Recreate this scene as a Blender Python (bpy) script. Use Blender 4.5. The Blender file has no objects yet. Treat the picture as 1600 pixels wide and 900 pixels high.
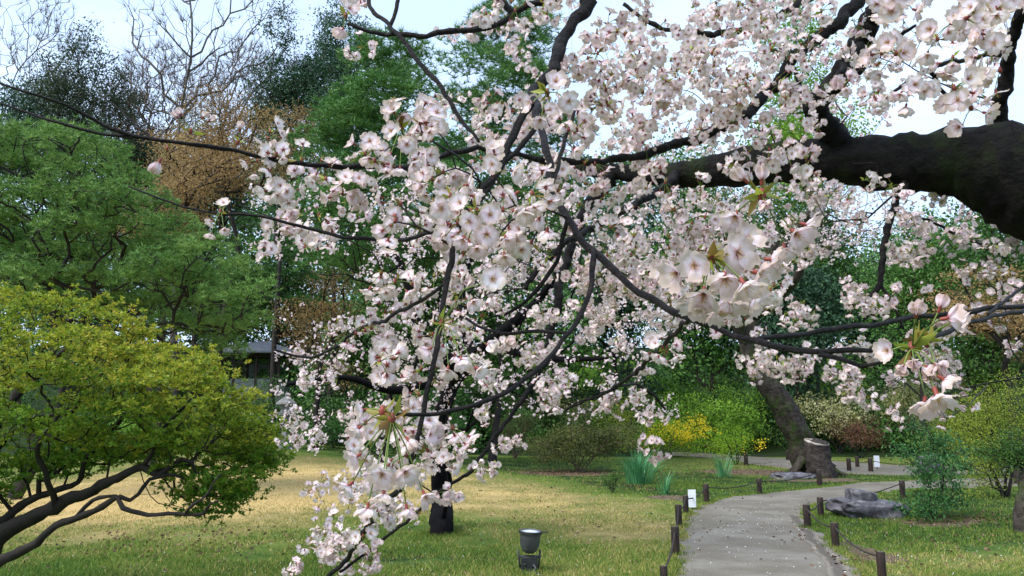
import bpy, math, random
import numpy as np
from mathutils import noise as mnoise, Vector
R = math.radians
rng = np.random.default_rng(7); random.seed(7)
scn = bpy.context.scene
# ------------------------------------------------------------------ camera
F = 1209.0; PITCH = 9.85; CAMZ = 1.6
cam_d = bpy.data.cameras.new('camera'); cam = bpy.data.objects.new('camera', cam_d)
scn.collection.objects.link(cam); scn.camera = cam
cam.location = (0, 0, CAMZ); cam.rotation_euler = (R(90+PITCH), 0, 0)
cam_d.sensor_width = 36; cam_d.lens = 36*F/1600; cam_d.clip_start = .02; cam_d.clip_end = 3000
# ------------------------------------------------------------------ sky and sun
SUN_EL, SUN_AZ = 52.0, -125.0        # azimuth measured from +Y towards +X: behind and left of the camera
w = bpy.data.worlds.new("World"); scn.world = w; w.use_nodes = True
nt = w.node_tree; N = nt.nodes; L = nt.links; N.clear()
out = N.new('ShaderNodeOutputWorld'); bg = N.new('ShaderNodeBackground')
sky = N.new('ShaderNodeTexSky'); sky.sky_type = 'NISHITA'; sky.sun_disc = False
sky.sun_elevation = R(SUN_EL); sky.sun_rotation = R(SUN_AZ); sky.air_density = 1.2; sky.dust_density = 1.5; sky.ozone_density = 2.0
tc = N.new('ShaderNodeTexCoord'); mp = N.new('ShaderNodeMapping'); mp.inputs['Scale'].default_value = (1.2, 1.2, 3.2)
nz = N.new('ShaderNodeTexNoise'); nz.inputs['Scale'].default_value = 2.2; nz.inputs['Detail'].default_value = 6; nz.inputs['Roughness'].default_value = .55
rp = N.new('ShaderNodeValToRGB'); rp.color_ramp.elements[0].position = .38; rp.color_ramp.elements[1].position = .68
rp.color_ramp.elements[0].color = (.6, .6, .6, 1); rp.color_ramp.elements[1].color = (.9, .9, .9, 1)
mx = N.new('ShaderNodeMix'); mx.data_type = 'RGBA'
mx.inputs['B'].default_value = (4.9, 6.2, 8.3, 1)
L.new(tc.outputs['Generated'], mp.inputs[0]); L.new(mp.outputs[0], nz.inputs['Vector']); L.new(nz.outputs['Fac'], rp.inputs[0])
L.new(rp.outputs[0], mx.inputs['Factor']); L.new(sky.outputs[0], mx.inputs['A']); L.new(mx.outputs['Result'], bg.inputs['Color'])
bg.inputs['Strength'].default_value = .1
L.new(bg.outputs[0], out.inputs[0])
sd = bpy.data.lights.new('sun', 'SUN'); sd.energy = 2.3; sd.angle = R(28); sd.color = (1, .975, .94)
so = bpy.data.objects.new('sun', sd); scn.collection.objects.link(so)
sv = Vector((math.sin(R(SUN_AZ))*math.cos(R(SUN_EL)), math.cos(R(SUN_AZ))*math.cos(R(SUN_EL)), math.sin(R(SUN_EL))))
so.rotation_euler = sv.to_track_quat('Z', 'Y').to_euler()
scn.view_settings.view_transform = 'Standard'; scn.view_settings.look = 'None'
scn.view_settings.exposure = 1.18; scn.view_settings.gamma = 1.0; scn.view_settings.use_curve_mapping = False
scn.cycles.max_bounces = 8; scn.cycles.diffuse_bounces = 7; scn.cycles.glossy_bounces = 2
scn.cycles.transmission_bounces = 4; scn.cycles.transparent_max_bounces = 4
scn.cycles.caustics_reflective = False; scn.cycles.caustics_refractive = False

# ------------------------------------------------------------------ maths helpers
cp, sp_ = math.cos(R(PITCH)), math.sin(R(PITCH))
def P(px, py, d):
    """the point seen at photo pixel (px,py) at depth d metres along the view axis"""
    a = (px-800)/F*d; b = (450-py)/F*d
    return np.array([a, d*cp - b*sp_, CAMZ + d*sp_ + b*cp])
def sstep(a, b, x):
    t = np.clip((x-a)/(b-a), 0, 1); return t*t*(3-2*t)
def H(x, y):
    x = np.asarray(x, float); y = np.asarray(y, float)
    h = .75*np.exp(-((x+10)/7.)**2 - ((y-31)/6.)**2)
    h = h + .22*np.exp(-((x+4)/5.)**2 - ((y-20)/5.)**2)
    h = h + 9.5*sstep(35, 85, y) - .25*sstep(36, 42, y)*0
    h = h + .10*np.exp(-((x-9)/3.)**2 - ((y-15)/4.)**2)
    h = h + .035*np.sin(x*.7+y*.3)*np.sin(y*.45-x*.2)*sstep(6, 14, y)*(1-sstep(24, 30, y)*0)*np.where(x > 1.5, .25, 1)
    return h
def G(px, py):
    """ground point seen at pixel"""
    a = P(px, py, 1.0) - np.array([0, 0, CAMZ])
    t = np.arange(2, 140, .02)
    p = a[None]*t[:, None] + np.array([0, 0, CAMZ])
    hit = np.where(p[:, 2] <= H(p[:, 0], p[:, 1]))[0]
    i = hit[0] if len(hit) else len(t)-1
    q = p[i].copy(); q[2] = float(H(q[0], q[1])); return q
def depth_of(p): return float(p[1]*cp + (p[2]-CAMZ)*sp_)
def norm(v): return v/np.maximum(np.linalg.norm(v, axis=-1, keepdims=True), 1e-9)
def catmull(pts, step):
    pts = np.asarray(pts, float)
    q = np.vstack([2*pts[0]-pts[1], pts, 2*pts[-1]-pts[-2]]); outp = []
    for i in range(1, len(q)-2):
        n = max(1, int(np.linalg.norm(q[i+1][:3]-q[i][:3])/step))
        t = np.linspace(0, 1, n, endpoint=False)[:, None]
        outp.append(.5*((2*q[i]) + (-q[i-1]+q[i+1])*t + (2*q[i-1]-5*q[i]+4*q[i+1]-q[i+2])*t**2 + (-q[i-1]+3*q[i]-3*q[i+1]+q[i+2])*t**3))
    outp.append(q[-2][None]); return np.vstack(outp)

# ------------------------------------------------------------------ object helpers
C = scn.collection
def put(o, parent=None, label=None, cat=None, group=None, kind=None):
    if o.name not in C.objects: C.objects.link(o)
    if parent is not None: o.parent = parent
    if label: o['label'] = label
    if cat: o['category'] = cat
    if group: o['group'] = group
    if kind: o['kind'] = kind
    return o
def thing(name, loc, label, cat, group=None, kind=None):
    o = bpy.data.objects.new(name, None); o.location = tuple(loc); o.empty_display_size = .1
    return put(o, None, label, cat, group, kind)
class MB:
    """collects vertices, quads and triangles with material index and one float attribute"""
    def __init__(s): s.v = []; s.q = []; s.t = []; s.qm = []; s.tm = []; s.a = []; s.n = 0
    def add(s, v, quads=None, tris=None, m=0, att=None):
        v = np.asarray(v, float).reshape(-1, 3); s.v.append(v)
        if quads is not None and len(quads):
            quads = np.asarray(quads).reshape(-1, 4); s.q.append(quads+s.n)
            s.qm.append(np.broadcast_to(np.asarray(m), (len(quads),)).copy())
        if tris is not None and len(tris):
            tris = np.asarray(tris).reshape(-1, 3); s.t.append(tris+s.n)
            s.tm.append(np.broadcast_to(np.asarray(m), (len(tris),)).copy())
        s.a.append(np.broadcast_to(np.asarray(0. if att is None else att, float), (len(v),)).copy())
        s.n += len(v)
    def box(s, c, size, rz=0, m=0, taper=1., bevel=0.):
        c = np.asarray(c, float); hx, hy, hz = np.asarray(size, float)/2
        b = bevel; ring = [(-hx+b, -hy), (hx-b, -hy), (hx, -hy+b), (hx, hy-b), (hx-b, hy), (-hx+b, hy), (-hx, hy-b), (-hx, -hy+b)] if b else [(-hx, -hy), (hx, -hy), (hx, hy), (-hx, hy)]
        k = len(ring); v = []
        for z, t, ins in ((-hz, 1, 0), (hz-b, taper, 0), (hz, taper, b)):
            for x, y in ring:
                v.append((x*t*(1-ins/max(hx, 1e-6)), y*t*(1-ins/max(hy, 1e-6)), z))
        v = np.array(v); cz, sz = math.cos(rz), math.sin(rz)
        v = np.stack([v[:, 0]*cz-v[:, 1]*sz, v[:, 0]*sz+v[:, 1]*cz, v[:, 2]], 1)+c
        q = [(j*k+i, j*k+(i+1) % k, (j+1)*k+(i+1) % k, (j+1)*k+i) for j in range(2) for i in range(k)]
        t = [(0, i+1, i) for i in range(1, k-1)] + [(2*k, 2*k+i, 2*k+i+1) for i in range(1, k-1)]
        s.add(v, q, t, m)
    def tube(s, pts, rad, k=6, m=0, cap=True, att=None, rough=0.):
        pts = np.asarray(pts, float); n = len(pts); rad = np.broadcast_to(np.asarray(rad, float), (n,))
        t = norm(np.gradient(pts, axis=0)); av = np.abs(t).mean(0); ref = np.zeros(3); ref[int(np.argmin(av))] = 1
        u = norm(ref-t*(t@ref)[:, None]); w_ = np.cross(t, u)
        a = np.linspace(0, 2*np.pi, k, endpoint=False)
        rr = np.repeat(rad[:, None], k, 1)
        ringv = pts[:, None]+(u[:, None]*np.cos(a)[None, :, None]+w_[:, None]*np.sin(a)[None, :, None])*rr[:, :, None]
        if rough:
            for i in range(n):
                for j in range(k):
                    p = ringv[i, j]; sc = 1/max(rad[i], .01)
                    f = mnoise.fractal(Vector(p*sc*1.3), .8, 2.1, 4)*rough + mnoise.noise(Vector(p*sc*.45+7))*rough*1.2
                    ringv[i, j] = pts[i]+(p-pts[i])*(1+f)
        i, j = np.meshgrid(np.arange(n-1), np.arange(k), indexing='ij'); jn = (j+1) % k
        q = np.stack([i*k+j, i*k+jn, (i+1)*k+jn, (i+1)*k+j], -1).reshape(-1, 4)
        v = ringv.reshape(-1, 3); tr = None
        if cap:
            v = np.vstack([v, pts[-1]+t[-1]*rad[-1]*.4, pts[0]]); tr = [((n-1)*k+x, (n-1)*k+(x+1) % k, n*k) for x in range(k)] + [((x+1) % k, x, n*k+1) for x in range(k)]
        s.add(v, q, tr, m, None if att is None else att)
    def lathe(s, prof, c=(0, 0, 0), k=20, m=0, rot=None):
        prof = np.array(prof, float); a = np.linspace(0, 2*np.pi, k, endpoint=False)
        v = np.stack([prof[:, 0, None]*np.cos(a), prof[:, 0, None]*np.sin(a), np.repeat(prof[:, 1, None], k, 1)], -1).reshape(-1, 3)
        if rot is not None: v = v@np.asarray(rot).T
        n = len(prof); i, j = np.meshgrid(np.arange(n-1), np.arange(k), indexing='ij'); jn = (j+1) % k
        s.add(v+np.asarray(c, float), np.stack([i*k+j, i*k+jn, (i+1)*k+jn, (i+1)*k+j], -1).reshape(-1, 4), None, m)
    def build(s, name, mats, parent=None, smooth=True, origin=None, **kw):
        me = bpy.data.meshes.new(name); v = np.vstack(s.v)
        org = np.zeros(3) if origin is None else np.asarray(origin, float)
        v = v-org
        q = np.vstack(s.q) if s.q else np.zeros((0, 4), int); t = np.vstack(s.t) if s.t else np.zeros((0, 3), int)
        nq, ntr = len(q), len(t)
        me.vertices.add(len(v)); me.vertices.foreach_set('co', v.ravel().astype(np.float32))
        me.loops.add(nq*4+ntr*3); me.loops.foreach_set('vertex_index', np.concatenate([q.ravel(), t.ravel()]).astype(np.int32))
        me.polygons.add(nq+ntr)
        me.polygons.foreach_set('loop_start', np.concatenate([np.arange(nq)*4, nq*4+np.arange(ntr)*3]).astype(np.int32))
        mi = np.concatenate([np.concatenate(s.qm) if s.qm else [], np.concatenate(s.tm) if s.tm else []]).astype(np.int32)
        me.polygons.foreach_set('material_index', mi)
        me.polygons.foreach_set('use_smooth', np.full(nq+ntr, smooth))
        at = me.attributes.new('tone', 'FLOAT', 'POINT'); at.data.foreach_set('value', np.concatenate(s.a).astype(np.float32))
        for m_ in (mats if isinstance(mats, (list, tuple)) else [mats]): me.materials.append(m_)
        me.update(calc_edges=True); me.validate()
        o = bpy.data.objects.new(name, me); o.location = tuple(org)
        if parent is not None and parent.type == 'EMPTY' and origin is None: o.location = tuple(-Vector(parent.location))
        return put(o, parent, **kw)

# ------------------------------------------------------------------ materials
def newmat(name):
    m = bpy.data.materials.new(name); m.use_nodes = True; m.node_tree.nodes.clear(); return m, m.node_tree.nodes, m.node_tree.links
def ramp(nd, stops):
    r = nd.new('ShaderNodeValToRGB'); e = r.color_ramp.elements
    while len(e) < len(stops): e.new(.5)
    for i, (p, c) in enumerate(stops): e[i].position = p; e[i].color = tuple(c)+(1,)
    return r
def noise_n(nd, lk, scale, detail=3, coord='Object', rough=.5, vec=None):
    t = nd.new('ShaderNodeTexCoord'); n = nd.new('ShaderNodeTexNoise'); n.inputs['Scale'].default_value = scale; n.inputs['Detail'].default_value = detail; n.inputs['Roughness'].default_value = rough
    lk.new(vec if vec is not None else t.outputs[coord], n.inputs['Vector']); return n
def leafmat(name, cols, trans=.3, scale=1.2, rough=.55, island=.5, tone=None, spec=.25):
    """cols: dark to light; picked by position noise and by leaf"""
    m, nd, lk = newmat(name)
    n = noise_n(nd, lk, scale, 3); g = nd.new('ShaderNodeNewGeometry')
    a = nd.new('ShaderNodeMath'); a.operation = 'MULTIPLY_ADD'; a.inputs[1].default_value = island; lk.new(g.outputs['Random Per Island'], a.inputs[0])
    b = nd.new('ShaderNodeMath'); b.operation = 'MULTIPLY_ADD'; b.inputs[1].default_value = 1.7*(1-island); b.inputs[2].default_value = -.35*(1-island)
    lk.new(n.outputs['Fac'], b.inputs[0]); lk.new(b.outputs[0], a.inputs[2])
    k = len(cols); r = ramp(nd, [(.12+.76*i/(k-1), c) for i, c in enumerate(cols)]); lk.new(a.outputs[0], r.inputs[0]); col = r.outputs[0]
    if tone:
        at = nd.new('ShaderNodeAttribute'); at.attribute_name = 'tone'
        mxx = nd.new('ShaderNodeMix'); mxx.data_type = 'RGBA'; lk.new(at.outputs['Fac'], mxx.inputs['Factor']); lk.new(col, mxx.inputs['A']); mxx.inputs['B'].default_value = tuple(tone)+(1,); col = mxx.outputs['Result']
    p = nd.new('ShaderNodeBsdfPrincipled'); lk.new(col, p.inputs['Base Color']); p.inputs['Roughness'].default_value = rough; p.inputs['Specular IOR Level'].default_value = spec
    tr = nd.new('ShaderNodeBsdfTranslucent'); lk.new(col, tr.inputs['Color'])
    ms = nd.new('ShaderNodeMixShader'); ms.inputs[0].default_value = trans; lk.new(p.outputs[0], ms.inputs[1]); lk.new(tr.outputs[0], ms.inputs[2])
    o = nd.new('ShaderNodeOutputMaterial'); lk.new(ms.outputs[0], o.inputs[0]); return m
def surf(name, cols, scale=3, rough=.7, bump=0., bscale=20, spec=.3, detail=5, metallic=0., stretch=None, pos=(.3, .7)):
    m, nd, lk = newmat(name); vec = None
    if stretch:
        t = nd.new('ShaderNodeTexCoord'); mpn = nd.new('ShaderNodeMapping'); mpn.inputs['Scale'].default_value = stretch; lk.new(t.outputs['Object'], mpn.inputs[0]); vec = mpn.outputs[0]
    n = noise_n(nd, lk, scale, detail, rough=.6, vec=vec); k = len(cols)
    r = ramp(nd, [(pos[0]+(pos[1]-pos[0])*i/max(1, k-1), c) for i, c in enumerate(cols)]) ; lk.new(n.outputs['Fac'], r.inputs[0])
    p = nd.new('ShaderNodeBsdfPrincipled'); lk.new(r.outputs[0], p.inputs['Base Color']); p.inputs['Roughness'].default_value = rough; p.inputs['Specular IOR Level'].default_value = spec; p.inputs['Metallic'].default_value = metallic
    if bump:
        n2 = noise_n(nd, lk, bscale, 6, rough=.65, vec=vec); b = nd.new('ShaderNodeBump'); b.inputs['Strength'].default_value = bump; b.inputs['Distance'].default_value = .02
        lk.new(n2.outputs['Fac'], b.inputs['Height']); lk.new(b.outputs[0], p.inputs['Normal'])
    o = nd.new('ShaderNodeOutputMaterial'); lk.new(p.outputs[0], o.inputs[0]); return m
M = {}
M['bark_near'] = surf('cherry_bark', [(.003, .0025, .0025), (.007, .0055, .0055), (.018, .014, .013)], 14, .7, 1., 60, .15)
M['bark_branch'] = surf('cherry_branch_bark', [(.004, .003, .003), (.010, .007, .007), (.032, .022, .020)], 60, .6, .9, 220, .2)
M['bark_twig'] = surf('cherry_twig_bark', [(.006, .004, .004), (.022, .012, .011)], 40, .55, .0)
M['bark_black'] = surf('wet_black_bark', [(.002, .002, .0022), (.008, .007, .008)], 8, .8, .9, 25, .08)
M['bark_brown'] = surf('brown_bark', [(.035, .026, .02), (.09, .07, .055)], 6, .85, .6, 20)
M['bark_grey'] = surf('grey_bark', [(.05, .042, .038), (.12, .10, .09)], 3, .9)
M['bark_greybrown'] = surf('greybrown_bark', [(.07, .05, .036), (.14, .10, .075)], 3, .9)
M['bark_dark'] = surf('dark_bark', [(.011, .009, .008), (.032, .025, .02)], 6, .85, .5, 20)
def mossy(name, c0, c1, moss, lo=.45, hi=.6, scale=3.):
    m, nd, lk = newmat(name)
    n = noise_n(nd, lk, scale, 7, rough=.7); n1 = noise_n(nd, lk, scale*5, 6, rough=.7)
    r0 = ramp(nd, [(.3, c0), (.7, c1)]); lk.new(n1.outputs['Fac'], r0.inputs[0])
    r1 = ramp(nd, [(lo, (0, 0, 0)), (hi, (1, 1, 1))]); lk.new(n.outputs['Fac'], r1.inputs[0])
    r2 = ramp(nd, [(.3, tuple(x*.4 for x in moss)), (.7, moss)]); lk.new(n1.outputs['Fac'], r2.inputs[0])
    mm = nd.new('ShaderNodeMix'); mm.data_type = 'RGBA'; lk.new(r1.outputs[0], mm.inputs['Factor']); lk.new(r0.outputs[0], mm.inputs['A']); lk.new(r2.outputs[0], mm.inputs['B'])
    p = nd.new('ShaderNodeBsdfPrincipled'); lk.new(mm.outputs['Result'], p.inputs['Base Color']); p.inputs['Roughness'].default_value = .8; p.inputs['Specular IOR Level'].default_value = .12
    b = nd.new('ShaderNodeBump'); b.inputs['Strength'].default_value = 1.; b.inputs['Distance'].default_value = .05; lk.new(n1.outputs['Fac'], b.inputs['Height']); lk.new(b.outputs[0], p.inputs['Normal'])
    o = nd.new('ShaderNodeOutputMaterial'); lk.new(p.outputs[0], o.inputs[0]); return m
M['limb'] = mossy('mossy_limb_bark', (.003, .0027, .0027), (.017, .015, .014), (.024, .034, .009), .52, .64, 3.4)
M['lean_bark'] = mossy('mossy_old_bark', (.010, .008, .007), (.085, .07, .06), (.055, .085, .017), .47, .62, 1.7)
M['stump_bark'] = mossy('dark_stump_bark', (.010, .008, .007), (.075, .062, .055), (.045, .06, .018), .6, .72, 2.2)
M['cut_wood'] = surf('weathered_cut_wood', [(.10, .08, .06), (.24, .2, .17), (.42, .38, .34)], 5, .8, .5, 20, pos=(.35, .6))
# blossom
def petalmat():
    m, nd, lk = newmat('cherry_petal')
    at = nd.new('ShaderNodeAttribute'); at.attribute_name = 'tone'; g = nd.new('ShaderNodeNewGeometry')
    r = ramp(nd, [(0., (.62, .26, .28)), (.12, (.80, .62, .64)), (.3, (.91, .835, .875)), (1., (.93, .88, .915))]); lk.new(at.outputs['Fac'], r.inputs[0])
    r2 = ramp(nd, [(0., (1., .80, .87)), (.55, (1, .93, .965)), (.8, (1, 1, 1))]); n = noise_n(nd, lk, 6, 2)
    ad = nd.new('ShaderNodeMath'); ad.operation = 'ADD'; ml = nd.new('ShaderNodeMath'); ml.operation = 'MULTIPLY'; ml.inputs[1].default_value = .35
    lk.new(g.outputs['Random Per Island'], ml.inputs[0]); lk.new(ml.outputs[0], ad.inputs[0]); lk.new(n.outputs['Fac'], ad.inputs[1]); lk.new(ad.outputs[0], r2.inputs[0])
    mm = nd.new('ShaderNodeMix'); mm.data_type = 'RGBA'; mm.blend_type = 'MULTIPLY'; mm.inputs['Factor'].default_value = 1; lk.new(r.outputs[0], mm.inputs['A']); lk.new(r2.outputs[0], mm.inputs['B'])
    at = nd.new('ShaderNodeAttribute'); at.attribute_name = 'tone'; n5 = noise_n(nd, lk, 2.6, 6, rough=.7); ad = nd.new('ShaderNodeMath'); ad.operation = 'MULTIPLY_ADD'; ad.inputs[1].default_value = .9
    lk.new(n5.outputs['Fac'], ad.inputs[0]); lk.new(at.outputs['Fac'], ad.inputs[2]); r5 = ramp(nd, [(.68, (0, 0, 0)), (.92, (1, 1, 1))]); ml5 = nd.new('ShaderNodeMath'); ml5.operation = 'MULTIPLY'; ml5.inputs[1].default_value = .78; lk.new(ad.outputs[0], ml5.inputs[0]); lk.new(ml5.outputs[0], r5.inputs[0])
    wet = nd.new('ShaderNodeMix'); wet.data_type = 'RGBA'; wet.blend_type = 'MULTIPLY'; lk.new(r5.outputs[0], wet.inputs['Factor']); lk.new(mm.outputs['Result'], wet.inputs['A']); wet.inputs['B'].default_value = (.70, .63, .52, 1); mm = wet
    p = nd.new('ShaderNodeBsdfPrincipled'); lk.new(mm.outputs['Result'], p.inputs['Base Color']); p.inputs['Roughness'].default_value = .55; p.inputs['Specular IOR Level'].default_value = .2
    tr = nd.new('ShaderNodeBsdfTranslucent'); lk.new(mm.outputs['Result'], tr.inputs['Color'])
    ms = nd.new('ShaderNodeMixShader'); ms.inputs[0].default_value = .42; lk.new(p.outputs[0], ms.inputs[1]); lk.new(tr.outputs[0], ms.inputs[2])
    o = nd.new('ShaderNodeOutputMaterial'); lk.new(ms.outputs[0], o.inputs[0]); return m
M['petal'] = petalmat()
M['pedicel'] = leafmat('flower_stalk', [(.10, .16, .03), (.22, .30, .06)], .2, 20, .5)
M['calyx'] = leafmat('flower_calyx', [(.16, .03, .025), (.30, .07, .05)], .15, 20, .5)
M['stamen'] = leafmat('stamen', [(.55, .42, .12), (.75, .62, .3)], .2, 20, .5)
M['young_leaf'] = leafmat('young_cherry_leaf', [(.16, .07, .025), (.25, .22, .04), (.34, .42, .06)], .35, 9, .45, .7)
BL = [M['petal'], M['pedicel'], M['calyx'], M['stamen'], M['young_leaf']]
# foliage
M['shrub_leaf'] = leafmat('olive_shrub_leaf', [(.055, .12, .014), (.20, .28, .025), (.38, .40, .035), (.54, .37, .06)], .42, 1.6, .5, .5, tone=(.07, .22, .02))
M['pine'] = leafmat('pine_needles', [(.05, .12, .03), (.135, .27, .055), (.30, .42, .11)], .2, 1.6, .6, .5)
M['pine_mid'] = leafmat('pine_needles_bright', [(.03, .10, .022), (.08, .20, .045), (.17, .31, .08)], .2, .8, .6, .5)
M['maple'] = leafmat('maple_spring_leaf', [(.18, .105, .045), (.31, .195, .08), (.42, .30, .12)], .35, .5, .6, .5)
M['ever'] = leafmat('dark_evergreen_leaf', [(.018, .05, .026), (.042, .10, .05), (.08, .15, .07)], .2, .4, .5, .5)
M['ever_olive'] = leafmat('olive_evergreen_leaf', [(.022, .04, .024), (.045, .07, .035), (.08, .11, .045)], .2, .4, .5, .5)
M['green'] = leafmat('mid_green_leaf', [(.02, .055, .014), (.05, .12, .022), (.10, .20, .03)], .3, .4, .5, .45)
M['light'] = leafmat('light_green_leaf', [(.06, .15, .015), (.15, .30, .028), (.28, .46, .05)], .35, .5, .5, .45)
M['slope'] = leafmat('slope_shrub_leaf', [(.028, .08, .018), (.068, .17, .034), (.14, .28, .055)], .2, .35, .45, .45)
M['brownbush'] = leafmat('azalea_leaf', [(.035, .05, .014), (.09, .11, .028), (.17, .17, .045)], .25, 1.2, .5, .6)
M['yellowgreen'] = leafmat('yellow_green_leaf', [(.09, .20, .015), (.22, .40, .02), (.42, .56, .03)], .35, 1.0, .5, .5)
M['variegated'] = leafmat('variegated_leaf', [(.09, .07, .03), (.26, .27, .06), (.5, .5, .24), (.68, .6, .42)], .3, 1.1, .5, .6)
M['nandina'] = leafmat('nandina_leaf', [(.015, .06, .015), (.04, .13, .03), (.09, .22, .06)], .25, 1.5, .45, .55)
M['willowy'] = leafmat('airy_shrub_leaf', [(.08, .12, .014), (.2, .26, .026), (.34, .40, .05)], .35, 1.0, .5, .5)
M['yellow_flower'] = leafmat('yellow_flower', [(.80, .55, .02), (.9, .72, .03)], .3, 5, .5)
M['blade'] = leafmat('daffodil_blade', [(.03, .14, .05), (.07, .24, .09), (.13, .34, .14)], .25, 3, .4, .6)
M['litter'] = leafmat('fallen_leaf', [(.06, .035, .022), (.13, .075, .045), (.22, .14, .08)], .1, 3, .7, .8)
M['stone'] = surf('grey_garden_stone', [(.03, .028, .032), (.075, .07, .08), (.19, .18, .20)], 6, .42, 1., 22, .5)
M['lantern'] = surf('lantern_stone', [(.13, .13, .125), (.24, .24, .23)], 7, .85, .5, 25)
M['post'] = surf('wet_dark_wood', [(.010, .006, .0045), (.038, .022, .015)], 12, .6, .5, 40, .3, stretch=(3, 3, .4))
M['post_top'] = surf('post_end_grain', [(.05, .035, .025), (.11, .08, .06)], 20, .7)
M['rope'] = surf('dark_rope', [(.015, .012, .01), (.05, .04, .035)], 40, .9)
M['card'] = surf('white_notice_card', [(.74, .75, .76), (.82, .82, .82)], 6, .4)
M['ink'] = surf('grey_print', [(.25, .26, .3), (.3, .3, .34)], 6, .5)
M['lamp_grey'] = surf('lamp_grey_metal', [(.05, .055, .062), (.085, .09, .10)], 10, .45, spec=.5)
M['lamp_black'] = surf('lamp_black_metal', [(.01, .01, .011), (.025, .025, .027)], 10, .4, spec=.5)
M['glass'] = surf('lamp_frosted_glass', [(.45, .5, .55), (.62, .66, .7)], 8, .12, spec=.7)
M['roof'] = surf('pavilion_shingle', [(.14, .14, .15), (.25, .25, .26)], 4, .8, .6, 12, stretch=(1, 1, 6))
M['timber'] = surf('dark_timber', [(.03, .02, .015), (.07, .05, .035)], 6, .8)
M['plaster'] = surf('grey_plaster', [(.14, .16, .15), (.22, .24, .22)], 3, .9)

# ------------------------------------------------------------------ ground
def straw_at(x, y):
    """how dry the lawn is, 0 green to 1 straw"""
    x = np.asarray(x, float); y = np.asarray(y, float); s = np.full(x.shape, .31)
    def blob(px, py, sx, sy, a):
        nonlocal s
        g = G(px, py); s = s + a*np.exp(-((x-g[0])/sx)**2 - ((y-g[1])/sy)**2)
    blob(460, 745, 6, 7, .42); blob(300, 780, 4, 3, .38); blob(230, 765, 4, 5, .35); blob(880, 785, 2.6, 3.2, .22); blob(980, 830, 1.4, 1.3, .25)
    blob(720, 745, 4, 6, .1)
    blob(820, 728, 4, 6, -.5); blob(1040, 755, 2.2, 4, -.85); blob(600, 870, 2, 1.0, -.25); blob(100, 890, 3, 1.2, -.25); blob(640, 820, 1.4, 1.4, -.3)
    blob(1400, 830, 2.0, 1.6, -.45); blob(1560, 800, 2, 3, -.45); blob(1540, 880, 1.5, 1, .1); blob(1540, 760, 3, 6, -.6); blob(1180, 755, 3, 3, -.2)
    blob(500, 703, 5, 1.6, -.35)
    s = np.clip(s, 0, 1)
    return np.where(y > 36.5, -2., s)
def pnpoly(poly, x, y):
    ins = np.zeros(x.shape, bool); n = len(poly)
    for i in range(n):
        x1, y1 = poly[i]; x2, y2 = poly[i-1]
        c = ((y1 > y) != (y2 > y)) & (x < (x2-x1)*(y-y1)/(y2-y1+1e-12)+x1); ins ^= c
    return ins
xs = np.unique(np.concatenate([-np.geomspace(16, 900, 22), np.arange(-16, 16.01, .22), np.geomspace(16, 900, 22)]))
ys = np.unique(np.concatenate([[-900, -300, -100, -30, -10, 0, 3], np.arange(5, 42, .22), np.arange(42, 90, 1.5), np.geomspace(90, 1500, 18)]))
gx, gy = np.meshgrid(xs, ys, indexing='ij'); gz = H(gx, gy)
near = (np.abs(gx) < 16) & (gy > 4) & (gy < 42)
gz = gz+np.where(near & (np.abs(H(gx, gy)) > -1), .012*np.sin(gx*5.1+gy*3.3)*np.sin(gy*4.7), 0)*0
nx, ny = gx.shape; i, j = np.meshgrid(np.arange(nx-1), np.arange(ny-1), indexing='ij')
mb = MB(); mb.add(np.stack([gx, gy, gz], -1).reshape(-1, 3), np.stack([i*ny+j, (i+1)*ny+j, (i+1)*ny+j+1, i*ny+j+1], -1).reshape(-1, 4), att=straw_at(gx, gy).ravel())
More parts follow.
